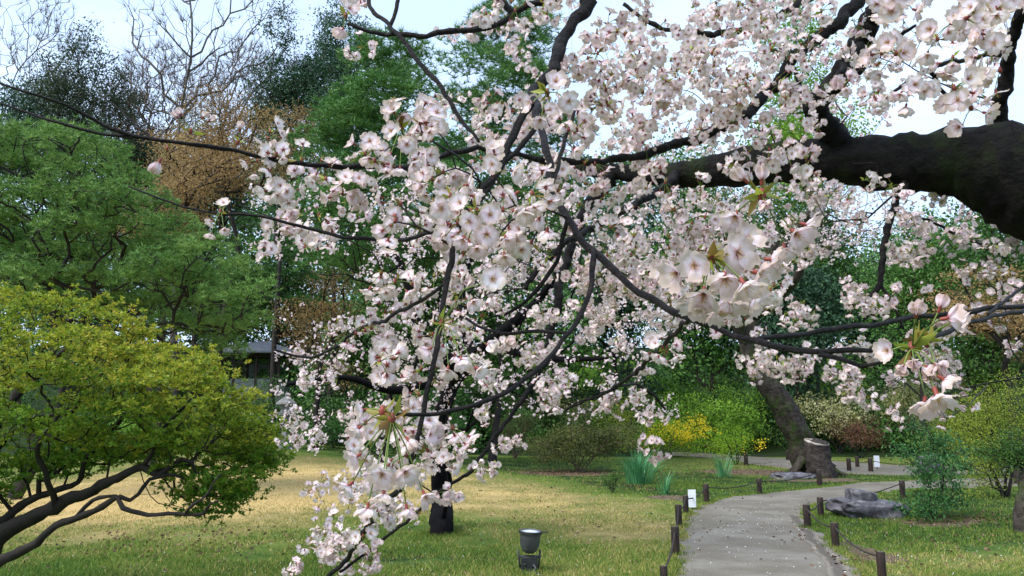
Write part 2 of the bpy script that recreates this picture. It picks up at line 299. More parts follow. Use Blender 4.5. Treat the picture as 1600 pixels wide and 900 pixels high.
def lawnmat():
    m, nd, lk = newmat('lawn_ground'); at = nd.new('ShaderNodeAttribute'); at.attribute_name = 'tone'
    n = noise_n(nd, lk, .9, 6, rough=.7); n2 = noise_n(nd, lk, 22, 6, rough=.75); n3 = noise_n(nd, lk, 2.6, 5, rough=.7)
    a = nd.new('ShaderNodeMath'); a.operation = 'MULTIPLY_ADD'; a.inputs[1].default_value = 1.0; lk.new(n.outputs['Fac'], a.inputs[0])
    b = nd.new('ShaderNodeMath'); b.operation = 'ADD'; b.inputs[1].default_value = -.5; lk.new(at.outputs['Fac'], b.inputs[0]); lk.new(b.outputs[0], a.inputs[2])
    a2 = nd.new('ShaderNodeMath'); a2.operation = 'MULTIPLY_ADD'; a2.inputs[1].default_value = .9; lk.new(n2.outputs['Fac'], a2.inputs[0]); lk.new(a.outputs[0], a2.inputs[2])
    b2 = nd.new('ShaderNodeMath'); b2.operation = 'ADD'; b2.inputs[1].default_value = -.45; lk.new(a2.outputs[0], b2.inputs[0])
    r = ramp(nd, [(0., (.015, .03, .008)), (.08, (.045, .085, .014)), (.32, (.10, .14, .026)), (.52, (.19, .165, .06)), (.85, (.46, .33, .14))]); lk.new(b2.outputs[0], r.inputs[0])
    dr = ramp(nd, [(.60, (0, 0, 0)), (.78, (.75, .75, .75))]); lk.new(n3.outputs['Fac'], dr.inputs[0])
    mm = nd.new('ShaderNodeMix'); mm.data_type = 'RGBA'; lk.new(dr.outputs[0], mm.inputs['Factor']); lk.new(r.outputs[0], mm.inputs['A']); mm.inputs['B'].default_value = (.12, .08, .042, 1)
    p = nd.new('ShaderNodeBsdfPrincipled'); lk.new(mm.outputs['Result'], p.inputs['Base Color']); p.inputs['Roughness'].default_value = .9; p.inputs['Specular IOR Level'].default_value = .1
    bp = nd.new('ShaderNodeBump'); bp.inputs['Strength'].default_value = .7; bp.inputs['Distance'].default_value = .04; lk.new(n2.outputs['Fac'], bp.inputs['Height']); lk.new(bp.outputs[0], p.inputs['Normal'])
    o = nd.new('ShaderNodeOutputMaterial'); lk.new(p.outputs[0], o.inputs[0]); return m
M['lawn'] = lawnmat()
mb.build('ground', M['lawn'], kind='structure')

def gl(pts): return np.array([G(*p) for p in pts])
def strip(name, left, right, mat, dz, jit=.05, n=160, cross=10, kind='structure'):
    def res(e):
        e = catmull(gl(e), .1); s = np.concatenate([[0], np.cumsum(np.linalg.norm(np.diff(e, axis=0), axis=1))]); u = np.linspace(0, s[-1], n)
        return np.stack([np.interp(u, s, e[:, k]) for k in range(3)], 1)
    a, b = res(left), res(right)
    for e in (a, b):
        for q in e:
            q[0] += jit*mnoise.noise(Vector((q[0]*2.3, q[1]*2.3, dz*50)))*1.6; q[1] += jit*mnoise.noise(Vector((q[0]*2.1+9, q[1]*2.1, 3)))*2
    t = np.linspace(0, 1, cross); v = a[:, None]*(1-t)[None, :, None]+b[:, None]*t[None, :, None]
    v[..., 2] = H(v[..., 0], v[..., 1])+dz
    i, j = np.meshgrid(np.arange(n-1), np.arange(cross-1), indexing='ij')
    tn = np.tile(np.sin(np.pi*t)**.8, n)
    m_ = MB(); m_.add(v.reshape(-1, 3), np.stack([i*cross+j, i*cross+j+1, (i+1)*cross+j+1, (i+1)*cross+j], -1).reshape(-1, 4), att=tn); m_.build(name, mat, kind=kind)
    return np.vstack([a[:, :2], b[::-1, :2]])
def gravel(name, cols, patch):
    m, nd, lk = newmat(name); n = noise_n(nd, lk, 90, 4, rough=.8); n2 = noise_n(nd, lk, 1.1, 5, rough=.65)
    r = ramp(nd, [(.28, cols[0]), (.5, cols[1]), (.72, cols[2])]); lk.new(n.outputs['Fac'], r.inputs[0])
    r2 = ramp(nd, [(.3, tuple(x*.82 for x in patch)), (.45, patch), (.56, (.92, .91, .89)), (.68, (1.08, 1.07, 1.05))]); lk.new(n2.outputs['Fac'], r2.inputs[0])
    mm = nd.new('ShaderNodeMix'); mm.data_type = 'RGBA'; mm.blend_type = 'MULTIPLY'; mm.inputs['Factor'].default_value = 1; lk.new(r.outputs[0], mm.inputs['A']); lk.new(r2.outputs[0], mm.inputs['B'])
    p = nd.new('ShaderNodeBsdfPrincipled'); lk.new(mm.outputs['Result'], p.inputs['Base Color']); p.inputs['Roughness'].default_value = .7; p.inputs['Specular IOR Level'].default_value = .3
    b = nd.new('ShaderNodeBump'); b.inputs['Strength'].default_value = .35; b.inputs['Distance'].default_value = .01; lk.new(n.outputs['Fac'], b.inputs['Height']); lk.new(b.outputs[0], p.inputs['Normal'])
    o = nd.new('ShaderNodeOutputMaterial'); lk.new(p.outputs[0], o.inputs[0]); return m
M['path'] = gravel('wet_grey_gravel', [(.09, .08, .066), (.175, .158, .13), (.275, .255, .22)], (.74, .70, .64))
M['drain'] = gravel('wet_dark_grit', [(.04, .03, .02), (.08, .06, .04), (.13, .105, .08)], (.8, .78, .74))
PATH = strip('path', [(1010, 1100), (1035, 960), (1060, 900), (1060, 860), (1068, 825), (1085, 797), (1120, 781), (1180, 772), (1240, 766), (1300, 760), (1345, 754), (1400, 752), (1500, 748), (1640, 744)],
             [(1480, 1100), (1400, 960), (1350, 900), (1318, 865), (1288, 838), (1262, 815), (1258, 800), (1275, 790), (1305, 784), (1345, 777), (1400, 768), (1500, 763), (1640, 762)], M['path'], .006)
PATH2 = strip('side_path', [(1050, 706), (1110, 709), (1180, 714), (1260, 718), (1340, 723), (1420, 728), (1520, 729), (1640, 729)],
              [(1050, 712), (1110, 717), (1180, 727), (1250, 735), (1330, 741), (1400, 744), (1520, 742), (1640, 741)], M['path'], .012, .03)
def drainmat():
    m, nd, lk = newmat('worn_wet_drain'); n = noise_n(nd, lk, 60, 4, rough=.8); at = nd.new('ShaderNodeAttribute'); at.attribute_name = 'tone'; n2 = noise_n(nd, lk, 7, 6, rough=.75)
    r = ramp(nd, [(.28, (.085, .072, .055)), (.5, (.165, .14, .108)), (.72, (.26, .23, .185))]); lk.new(n.outputs['Fac'], r.inputs[0])
    r2 = ramp(nd, [(.3, (.045, .035, .025)), (.7, (.11, .09, .065))]); lk.new(n.outputs['Fac'], r2.inputs[0])
    ad = nd.new('ShaderNodeMath'); ad.operation = 'ADD'; lk.new(at.outputs['Fac'], ad.inputs[0]); lk.new(n2.outputs['Fac'], ad.inputs[1]); r3 = ramp(nd, [(.72, (0, 0, 0)), (1., (1, 1, 1))]); lk.new(ad.outputs[0], r3.inputs[0])
    mm = nd.new('ShaderNodeMix'); mm.data_type = 'RGBA'; lk.new(r3.outputs[0], mm.inputs['Factor']); lk.new(r.outputs[0], mm.inputs['A']); lk.new(r2.outputs[0], mm.inputs['B'])
    p = nd.new('ShaderNodeBsdfPrincipled'); lk.new(mm.outputs['Result'], p.inputs['Base Color']); p.inputs['Roughness'].default_value = .7
    o = nd.new('ShaderNodeOutputMaterial'); lk.new(p.outputs[0], o.inputs[0]); return m
M['drain'] = drainmat()
strip('drain_channel', [(1226, 806), (1249, 833), (1266, 856), (1290, 883), (1298, 900), (1338, 960)], [(1248, 806), (1274, 833), (1294, 856), (1322, 883), (1334, 900), (1374, 960)], M['drain'], .011, .03, 60, 7)
_d = bpy.data.objects['drain_channel'].data.attributes['tone']; _d.data.foreach_set('value', np.tile([0, .25, .5, .62, .5, .25, 0], 60).astype(np.float32))

M['soil'] = surf('bare_damp_soil', [(.045, .03, .02), (.10, .07, .045), (.17, .125, .085)], 9, .85, .8, 40, .2)
SOIL = []
def soil(px, py, rx, ry, seed):
    g = G(px, py); a = np.linspace(0, 2*np.pi, 64, endpoint=False); rr = 1+np.array([.35*mnoise.noise(Vector((math.cos(t)*1.6+seed, math.sin(t)*1.6, seed)))+.3*mnoise.noise(Vector((math.cos(t)*6+seed, math.sin(t)*6, seed))) for t in a])
    m_ = MB(); v = [];
    for f in (0.02, .35, .7, 1): v.append(np.stack([g[0]+np.cos(a)*rx*rr*f, g[1]+np.sin(a)*ry*rr*f], 1))
    v = np.vstack(v); z = H(v[:, 0], v[:, 1])+.0035; i, j = np.meshgrid(np.arange(3), np.arange(64), indexing='ij'); jn = (j+1) % 64
    m_.add(np.column_stack([v, z]), np.stack([i*64+j, (i+1)*64+j, (i+1)*64+jn, i*64+jn], -1).reshape(-1, 4)); m_.build('bare_soil', M['soil'], kind='structure')
    SOIL.append((g[0], g[1], rx, ry))
for a_ in [(1338, 862, .34, .9, 1), (1180, 738, 1.9, 1.6, 2), (885, 740, 1.5, 1.1, 3), (1050, 778, .5, .5, 4), (1455, 816, .8, .5, 5), (1278, 750, 1.2, .8, 6)]: soil(*a_)
# ------------------------------------------------------------------ grass
def grassmat():
    m, nd, lk = newmat('grass_blade'); at = nd.new('ShaderNodeAttribute'); at.attribute_name = 'tone'; g = nd.new('ShaderNodeNewGeometry')
    a = nd.new('ShaderNodeMath'); a.operation = 'MULTIPLY_ADD'; a.inputs[1].default_value = .4; lk.new(g.outputs['Random Per Island'], a.inputs[0]); lk.new(at.outputs['Fac'], a.inputs[2])
    r = ramp(nd, [(.1, (.055, .13, .02)), (.40, (.18, .25, .04)), (.70, (.36, .30, .10)), (1, (.64, .48, .23))]); lk.new(a.outputs[0], r.inputs[0])
    p = nd.new('ShaderNodeBsdfPrincipled'); lk.new(r.outputs[0], p.inputs['Base Color']); p.inputs['Roughness'].default_value = .6; p.inputs['Specular IOR Level'].default_value = .15
    tr = nd.new('ShaderNodeBsdfTranslucent'); lk.new(r.outputs[0], tr.inputs['Color']); ms = nd.new('ShaderNodeMixShader'); ms.inputs[0].default_value = .3; lk.new(p.outputs[0], ms.inputs[1]); lk.new(tr.outputs[0], ms.inputs[2])
    o = nd.new('ShaderNodeOutputMaterial'); lk.new(ms.outputs[0], o.inputs[0]); return m
M['grass'] = grassmat()
def blades(x, y, hgt, wid, tone, lean=.6):
    n = len(x); z = H(x, y); a = rng.uniform(0, 2*np.pi, n); l = rng.uniform(0, lean, n)*hgt; b = rng.uniform(0, 2*np.pi, n)
    c = np.stack([x, y, z], 1); s = np.stack([np.cos(a), np.sin(a), np.zeros(n)], 1)*(wid/2)[:, None]
    tip = c+np.stack([np.cos(b)*l, np.sin(b)*l, hgt], 1)
    v = np.stack([c-s, c+s, tip], 1).reshape(-1, 3); return v, np.arange(n*3).reshape(-1, 3), np.repeat(tone, 3)
n = 300000
yy = 1/rng.uniform(1/34., 1/6.8, n); xx = rng.uniform(-.78, .78, n)*yy
keep = ~pnpoly(PATH, xx, yy) & ~pnpoly(PATH2, xx, yy); xx, yy = xx[keep], yy[keep]
st = straw_at(xx, yy)
pn = np.array([mnoise.noise(Vector((a*1.1, b*1.1, 0))) for a, b in zip(xx, yy)])
dm = np.ones(len(xx))
for (sx_, sy_, rx_, ry_) in SOIL: dm *= np.where(((xx-sx_)/rx_)**2+((yy-sy_)/ry_)**2 < .8, .12, 1)
keep = (pn > -.42+.3*rng.random(len(xx))) & (rng.random(len(xx)) < dm); xx, yy, st, pn = xx[keep], yy[keep], st[keep], pn[keep]
mb = MB(); n = len(xx)
v, t, a = blades(xx, yy, rng.uniform(.015, .04, n)*(1+.4*(st < .35)), .0035+.0007*yy, np.clip(st-pn*.7+rng.normal(0, .22, n), 0, 1)*.8, 1.3); mb.add(v, None, t, 0, a)
for poly, k in ((PATH, 26000), (PATH2, 9000)):
    i_ = rng.integers(0, len(poly)-1, k); e_ = poly[i_]+(poly[i_+1]-poly[i_])*rng.random((k, 1)); e_ = e_+rng.normal(size=e_.shape)*.055
    ok = (e_[:, 1] > 6.5) & (e_[:, 1] < 34); e_ = e_[ok]; cl_ = np.array([mnoise.noise(Vector((a*2.2, b*2.2, 5))) for a, b in e_]); e_ = e_[cl_ > -.12]; k = len(e_)
    v, t, a = blades(e_[:, 0], e_[:, 1], rng.uniform(.02, .06, k), .004+.0007*e_[:, 1], np.clip(straw_at(e_[:, 0], e_[:, 1])+rng.normal(0, .2, k), 0, 1)*.7, 1.2); mb.add(v, None, t, 0, a)
for px, py, r0_, k in [(1050, 757, .7, 3500), (1090, 762, .8, 2500), (1340, 822, .5, 1500), (690, 836, .2, 900), (827, 894, .15, 400), (1360, 808, .62, 1300), (1240, 748, .6, 500), (1462, 812, .3, 500), (1588, 832, .2, 400)]+[(a_, b_, .06, 160) for a_, b_ in ((1038, 925), (1056, 867), (1061, 823), (1072, 803), (1104, 786), (1187, 772), (1281, 760), (1379, 908), (1306, 856), (1262, 825), (1283, 808))]:
    g = G(px, py); an = rng.uniform(0, 6.28, k); rr_ = r0_+np.abs(rng.normal(0, .05+.2*r0_, k)); v, t, a = blades(g[0]+np.cos(an)*rr_, g[1]+np.sin(an)*rr_*.8, rng.uniform(.03, .08, k), np.full(k, .009), np.clip(straw_at(g[0], g[1])*.5+rng.normal(0, .15, k), 0, 1)*.7, .9); mb.add(v, None, t, 0, a)
mb.build('lawn_grass', M['grass'], kind='stuff', label='short lawn grass, green with dry straw patches', cat='grass', smooth=False)
# ------------------------------------------------------------------ leaf, tree and shrub builders
def leafcards(c, ln, wd, up=.3, mb_=None, m=0, att=None, dirs=None):
    """diamond leaves with a fold, at centres c"""
    n = len(c)
    d = norm(rng.normal(size=(n, 3))+np.array([0, 0, up])) if dirs is None else norm(dirs)
    s = norm(np.cross(d, rng.normal(size=(n, 3)))); nn = np.cross(d, s)
    ln = np.broadcast_to(ln, (n,))[:, None]; wd = np.broadcast_to(wd, (n,))[:, None]
    v = np.stack([c-d*ln*.5, c+s*wd*.5+nn*wd*.18-d*ln*.05, c+d*ln*.5, c-s*wd*.5+nn*wd*.18-d*ln*.05], 1).reshape(-1, 3)
    q = np.arange(4*n).reshape(-1, 4)
    (mb_ if mb_ is not None else MB()).add(v, q, None, m, None if att is None else np.repeat(att, 4))
class Skel:
    def __init__(s): s.p = np.zeros((0, 3)); s.par = []; s.len = np.zeros(0); s.rad = []
    def add(s, pts, parent=-1, rad=None):
        k0 = len(s.p); pts = np.asarray(pts, float)
        prev = s.p[parent] if parent >= 0 else pts[0]; l0 = s.len[parent] if parent >= 0 else 0.
        seg = np.linalg.norm(np.diff(np.vstack([prev, pts]), axis=0), axis=1)
        s.p = np.vstack([s.p, pts]); s.len = np.concatenate([s.len, l0+np.cumsum(seg)])
        for i in range(len(pts)):
            s.par.append(parent if i == 0 else k0+i-1); s.rad.append(None if rad is None else float(rad[i]))
        return k0+len(pts)-1
def grow(sk, targets, bf=.35, step=.3, wob=.12, sag=0., maxd=1e9, wmax=1e9):
    tg = np.asarray(targets); root = sk.p[0]; order = np.argsort(np.linalg.norm(tg-root, axis=1)); n = len(sk.p)
    buf = np.zeros((n+len(tg)*14+10, 3)); ln = np.zeros(len(buf)); buf[:n] = sk.p; ln[:n] = sk.len; par = sk.par; rad = sk.rad; tips = []
    for ti in order:
        t = tg[ti]; d = np.linalg.norm(buf[:n]-t, axis=1); j = int(np.argmin(d+bf*ln[:n])); dj = d[j]
        if dj > maxd: continue
        k = int(min(12, max(1, round(dj/step)))); a = buf[j].copy(); off = np.clip(rng.normal(size=3)*wob*dj, -wmax, wmax); pr = j
        for q in range(1, k+1):
            f = q/k; p = a+(t-a)*f+off*math.sin(math.pi*f)*(1 if k > 1 else 0)+np.array([0, 0, -min(sag*dj, wmax)*math.sin(math.pi*f)]); 
            if 1 < k and q < k: p = p+rng.normal(size=3)*min(wob*.25*dj/k, wmax)
            buf[n] = p; ln[n] = ln[pr]+np.linalg.norm(p-buf[pr]); par.append(pr); rad.append(None); pr = n; n += 1
        tips.append(pr)
    sk.p = buf[:n].copy(); sk.len = ln[:n].copy(); return tips
def radii(sk, tip, power=.42, rmax=1.):
    n = len(sk.p); cnt = np.zeros(n); kids = [[] for _ in range(n)]
    for i in range(n-1, -1, -1):
        if not kids[i]: cnt[i] = 1
        if sk.par[i] >= 0: cnt[sk.par[i]] += cnt[i]; kids[sk.par[i]].append(i)
    r = np.minimum(tip*cnt**power, rmax)
    for i in range(n):
        if sk.rad[i] is not None: r[i] = sk.rad[i]
        elif sk.par[i] >= 0: r[i] = min(r[i], r[sk.par[i]]*(.95 if sk.rad[sk.par[i]] is None else .7))
    return r, kids
def skel_mesh(sk, r, kids, mb_, skipfixed=False, sides=(4, 6, 9), thr=(.012, .05), m=0):
    starts = [(i, -1) for i in range(len(sk.p)) if sk.par[i] < 0]; 
    while starts:
        i, pr = starts.pop(); ch = [] if pr < 0 else [(sk.p[pr], min(r[i]*1.15, r[pr]))]
        fixed_run = sk.rad[i] is not None
        while True:
            ch.append((sk.p[i], r[i])); ks = kids[i]
            if not ks: break
            if sk.rad[i] is not None and any(sk.rad[k] is not None for k in ks): b = max([k for k in ks if sk.rad[k] is not None], key=lambda k: r[k])
            elif sk.rad[i] is not None: starts += [(k, i) for k in ks]; break
            else: b = max(ks, key=lambda k: r[k])
            starts += [(k, i) for k in ks if k != b]; i = b
        if (skipfixed and fixed_run) or len(ch) < 2: continue
        pts = np.array([c[0] for c in ch]); rr = np.array([c[1] for c in ch]); mxr = rr.max()
        mb_.tube(pts, rr, sides[0] if mxr < thr[0] else sides[1] if mxr < thr[1] else sides[2], m, cap=False)
def lobes(center, size, n, k, shell=.45, seed=None, squash=.7):
    """n points in a lumpy crown made of k lobes"""
    rg = np.random.default_rng(seed); center = np.asarray(center, float); size = np.asarray(size, float)/2
    lc = norm(rg.normal(size=(k, 3)))*rg.uniform(.25, .78, (k, 1)); lc[0] = 0; lr = rg.uniform(.20, .42, k); lr[0] = .40
    pts = []; per = np.maximum(1, (n*lr**2/np.sum(lr**2)).astype(int))
    for c_, r_, m_ in zip(lc, lr, per):
        d = norm(rg.normal(size=(m_, 3))); rad = rg.uniform(shell, 1, (m_, 1))**.6; q = d*rad*r_; q[:, 2] *= squash
        pts.append(c_+q)
    p = np.vstack(pts); return center+p*size
def tree(name, label, cat, base, crown_c, size, mats, leaf=(.12, .07), ncl=260, per=40, k=11, trunk_r=.25, tip=.015, spread=.35, seed=1, bf=.4, group=None, step=.6, up=.2, squash=.75, tone=None, flat=.6, part=('trunk', 'crown'), kids_lab=None, stems=1, lean=0):
    base = np.asarray(base, float); root = thing(name, base, label, cat, group)
    tg = lobes(crown_c, size, ncl, k, seed=seed, squash=squash); tg = tg[tg[:, 2] > base[2]+.05]
    sk = Skel(); hh = crown_c[2]-base[2]
    for s_ in range(stems):
        off = rng.normal(size=3)*np.array([1, 1, 0])*(0 if stems == 1 else trunk_r*2.5)
        fan = np.zeros(3) if stems == 1 else np.array([math.cos(s_*2.4+seed), math.sin(s_*2.4+seed), 0])*np.array([size[0], size[1], 0])*.17*rng.uniform(.5, 1.2)
        trunk = np.array([base+off*.3-np.array([0, 0, .05]), base+off+fan*.35+np.array([0, 0, hh*.25])+rng.normal(size=3)*hh*.02, base+off+fan+(np.asarray(crown_c)-base)*(.55 if stems == 1 else .6)])
        tk = catmull(trunk, step*.8); sk.add(tk, -1)
    grow(sk, tg, bf, step, .12)
    r, kids = radii(sk, tip); sc = trunk_r/max(r.max(), 1e-6); r = np.where(r > tip*1.5, tip+(r-tip)*(trunk_r-tip)/max(r.max()-tip, 1e-6), r)
    mb_ = MB(); skel_mesh(sk, r, kids, mb_); mb_.build(part[0], mats[0], root)
    if per:
        nleaf = len(tg)*per; c = np.repeat(tg, per, 0)+rng.normal(size=(nleaf, 3))*spread*np.array([1, 1, flat])
        mb_ = MB(); leafcards(c, leaf[0]*rng.uniform(.6, 1.3, nleaf), leaf[1]*rng.uniform(.6, 1.3, nleaf), up, mb_); mb_.build(part[1], mats[1], root, smooth=False)
    return root
def copy_tree(o, loc, rz=0, sc=1., label=None, group=None):
    c = o.copy(); C.objects.link(c); c.location = tuple(loc); c.rotation_euler = (0, 0, rz); c.scale = (sc,)*3 if np.isscalar(sc) else sc
    if label: c['label'] = label
    if group: c['group'] = group
    for ch in o.children:
        d = ch.copy(); C.objects.link(d); d.parent = c
        for g in ch.children:
            e = g.copy(); C.objects.link(e); e.parent = d
    return c
def PT(px_base, d, zoff=0):      # foot point on the terrain below pixel column px at distance d
    x = (px_base-800)/F*d; y = d; return np.array([x, y, float(H(x, y))+zoff])
def zpix(py, d):                 # world height seen at row py at forward distance d
    a = math.atan2(450-py, F)+R(PITCH); return CAMZ+d*math.tan(a)
def ptree(name, label, cat, px, top, bot, wpx, d, mats, **kw):
    """crown spanning rows top..bot and wpx columns wide, d metres away"""
    b = PT(px, d); zt, zb = zpix(top, d), max(zpix(bot, d), b[2]+.2); wd = wpx/F*d
    return tree(name, label, cat, b, (b[0], b[1], (zt+zb)/2), (wd*1.15, wd*.9, (zt-zb)*1.35), mats, **kw)

# ------------------------------------------------------------------ far trees
def pine(name, label, base, pads, trunk, mats, tufts=90, needle=.12, group=None, trunk_r=.22, nn=12, wn=.007):
    """pads: (x,y,z,rx,ry,rz) flat cushions of needle tufts"""
    root = thing(name, base, label, 'pine tree', group); sk = Skel(); tk = catmull(np.array(trunk), .25); sk.add(tk, -1)
    tg = []; allt = []
    for (x, y, z, rx, ry, rz) in pads:
        k = max(8, int(tufts*rx*ry/.5)); a = rng.uniform(0, 2*np.pi, k); rr = np.sqrt(rng.random(k)); 
        zz = z+rz*(1-rr**2)*rng.uniform(.2, 1, k)-rz*.3+.12*rng.normal(size=k)
        t = np.stack([x+rx*rr*np.cos(a)*(1+.2*np.sin(3*a+x)), y+ry*rr*np.sin(a), zz], 1); allt.append(t); tg.append(t[::7]-np.array([0, 0, rz*.55+.06]))
    grow(sk, np.vstack(tg), .3, .22, .16); r, kids = radii(sk, .009); r = np.where(r > .015, .009+(r-.009)*(trunk_r-.009)/max(r.max()-.009, 1e-6), r)
    mb_ = MB(); skel_mesh(sk, r, kids, mb_); mb_.build('trunk', mats[0], root)
    t = np.vstack(allt); n = len(t); c = np.repeat(t, nn, 0); d = norm(rng.normal(size=(n*nn, 3))*np.array([1, 1, .55])+np.array([0, 0, .62])); ln = needle*rng.uniform(.7, 1.25, n*nn)[:, None]
    s_ = norm(np.cross(d, rng.normal(size=(n*nn, 3))))*wn
    v = np.stack([c-s_, c+s_, c+d*ln], 1).reshape(-1, 3); mb_ = MB(); mb_.add(v, None, np.arange(len(v)).reshape(-1, 3)); mb_.build('crown', mats[1], root, smooth=False)
    return root
def pads_from(lst, d, jd=1.2, th=.22):
    o = []
    for (px, py, wpx) in lst:
        dd = d+rng.uniform(-jd, jd); p = P(px, py, dd); w_ = wpx/F*dd/2; o.append((p[0], p[1], p[2], w_, w_*.9, th*(.7+w_*.35)))
    return o
# the big spreading pine on the left, 16 m away
padl = [(30, 215, 150), (110, 215, 150), (165, 235, 110), (40, 255, 140), (130, 265, 150), (205, 275, 110), (20, 300, 130), (90, 305, 140), (170, 305, 150), (235, 315, 110),
        (40, 345, 150), (120, 350, 150), (200, 345, 150), (275, 350, 110), (20, 385, 130), (95, 390, 150), (180, 390, 150), (255, 385, 140), (320, 385, 110),
        (60, 425, 150), (150, 430, 150), (235, 430, 150), (310, 425, 140), (370, 415, 100), (210, 470, 150), (290, 465, 150), (355, 465, 130), (400, 450, 80), (270, 505, 130), (340, 505, 130), (390, 500, 90),
        (350, 540, 100), (140, 325, 120), (250, 405, 120), (60, 375, 100), (120, 470, 150), (40, 460, 130), (280, 390, 90), (330, 440, 110), (-20, 240, 140), (-30, 330, 150), (-20, 420, 140)]
b = PT(45, 16.5)
pine('pine_tree', 'broad cloud pruned pine with layered green pads behind the yellow green shrub', b, pads_from([(a_, b_, c_*.80) for a_, b_, c_ in padl], 16.5, 1.6, .17), [b, b+[.25, .2, 1.0], b+[-.2, 0, 2.1], b+[.5, .1, 3.2], b+[.1, .2, 4.6], b+[.3, 0, 6.2]], (M['bark_dark'], M['pine']), 250, .13, wn=.008, trunk_r=.15)
# second pine with the dark trunk
padl = [(430, 385, 110), (480, 395, 110), (530, 400, 110), (450, 430, 100), (520, 440, 110), (400, 345, 70), (475, 470, 70), (550, 480, 110), (500, 510, 100), (560, 520, 100), (540, 560, 100), (600, 420, 120), (620, 480, 120), (590, 360, 110)]
b = PT(434, 58)
pine('pine_tree', 'smaller pine with a straight dark trunk between the big pine and the blossom', b, pads_from(padl, 58, 3, .5), [b, P(434, 520, 58), P(436, 470, 58), P(450, 400, 58)], (M['bark_dark'], M['pine_mid']), 14, .42, wn=.026, trunk_r=.42)
# taller bright pines behind the blossom
def padsky(cx, top, bot, w0, w1, n):
    return [(cx+rng.uniform(-.5, .5)*(w0+(w1-w0)*f), top+(bot-top)*f+rng.uniform(-8, 8), rng.uniform(70, 130)) for f in (np.arange(n)+.5)/n]
b = PT(600, 27)
pine('pine_tree', 'tall bright green pine rising behind the left side of the blossom', b, pads_from(padsky(590, 70, 420, 90, 330, 52), 27, 2.2, .45), [b, b+[.3, 0, 4], b+[-.3, 0, 8], b+[-.2, 0, 12.5]], (M['bark_dark'], M['pine_mid']), 44, .26, wn=.016, trunk_r=.18)
b = PT(770, 30)
pine('pine_tree', 'tall green pine seen through the middle of the blossom', b, pads_from(padsky(780, 10, 420, 110, 300, 44), 30, 2.2, .5), [b, b+[.3, 0, 4], b+[-.3, 0, 9], b+[0, 0, 14]], (M['bark_dark'], M['pine_mid']), 38, .28, wn=.017, trunk_r=.18)
# orange brown maples
ptree('maple_tree', 'orange brown young leaved maple tree above the big pine', 'tree', 350, 165, 350, 270, 29, (M['bark_dark'], M['maple']), leaf=(.10, .05), ncl=420, per=46, spread=.42, seed=3, flat=.28, squash=.55, trunk_r=.2, k=18, group='orange maples')
ptree('maple_tree', 'lower orange brown maple crown filling the gap right of the big pine', 'tree', 250, 225, 400, 240, 24, (M['bark_dark'], M['maple']), leaf=(.09, .045), ncl=300, per=40, spread=.36, seed=4, flat=.25, squash=.5, trunk_r=.15, k=15, group='orange maples')
ptree('maple_tree', 'flat layered orange maple at the right edge below the blossom', 'tree', 1570, 400, 580, 220, 21, (M['bark_dark'], M['maple']), leaf=(.08, .04), ncl=240, per=42, spread=.34, seed=5, flat=.16, squash=.35, trunk_r=.12, k=14, group='orange maples')
ptree('maple_tree', 'brown green maple behind the small pine trunk', 'tree', 500, 420, 600, 170, 30, (M['bark_dark'], M['maple']), leaf=(.10, .05), ncl=160, per=36, spread=.4, seed=6, flat=.3, trunk_r=.12, group='orange maples')
# dark evergreens
EV = [('dark evergreen tree at the far left top against the sky', 95, 62, 300, 170, 46, 'ever_olive'), ('tall dark evergreen left of the blossom reaching the top edge', 512, -20, 300, 130, 44, 'ever'),
      ('dark evergreen with a ragged top right of the bare tree', 430, 45, 330, 130, 45, 'ever'), ('olive evergreen low behind the bare trees', 190, 150, 340, 150, 50, 'ever_olive'),
      ('dark evergreen behind the left edge of the big pine', 10, 100, 330, 130, 50, 'ever'), ('dark evergreen filling the gap below the bare tree', 300, 205, 420, 190, 47, 'ever_olive')]
for i, (lb, px, tp, bt, wp, d, mt) in enumerate(EV):
    ptree('evergreen_tree', lb, 'tree', px, tp, bt, wp, d, (M['bark_dark'], M[mt]), leaf=(.17, .09), ncl=380, per=60, spread=.36, seed=20+i, k=26, trunk_r=.2, tip=.02, step=1.0, group='dark evergreens on the skyline')
# broadleaf trees right and centre behind the blossom
BR = [('mid green tree behind the lower middle of the blossom', 660, 330, 640, 230, 40, 'green'), ('dark green tree behind the black cherry trunk', 830, 330, 660, 240, 42, 'slope'),
      ('green tree behind the curved foreground branch', 960, 300, 620, 230, 44, 'ever'), ('dark green tree behind the big blossom clusters', 1110, 330, 600, 220, 42, 'slope'),
      ('green tree with light leaves below the thick limb', 1270, 320, 520, 170, 47, 'green'), ('dark green tree right of the hanging branch', 1440, 350, 600, 170, 36, 'slope'),
      ('green tree at the right below the limb', 1545, 330, 620, 200, 42, 'green'), ('bluish dark tree behind the leaning cherry trunk', 1240, 360, 620, 170, 40, 'ever'),
      ('green tree behind the pavilion', 470, 330, 600, 200, 60, 'slope'), ('dark tree behind the yellow green shrub', 120, 330, 640, 380, 50, 'slope'),
      ('mid green tree filling in behind the pavilion roof', 330, 400, 620, 200, 56, 'green'), ('dark tree below the tall bright pine', 580, 420, 660, 200, 46, 'slope'),
      ('light green tree high behind the upper blossom', 1270, 20, 420, 190, 50, 'light'), ('dark tree deep in the gap under the limb', 1390, 400, 620, 190, 48, 'ever'), ('dark tree at the far right behind the maple', 1640, 300, 620, 200, 46, 'slope')]
for i, (lb, px, tp, bt, wp, d, mt) in enumerate(BR):
    ptree('broadleaf_tree', lb, 'tree', px, tp, bt, wp, d, (M['bark_dark'], M[mt]), leaf=(.25, .14) if d > 38 else (.15, .08), ncl=380, per=40 if d > 38 else 60, spread=.62, seed=50+i, k=18, trunk_r=.14, tip=.02, step=1.0, group='green trees on the slope')
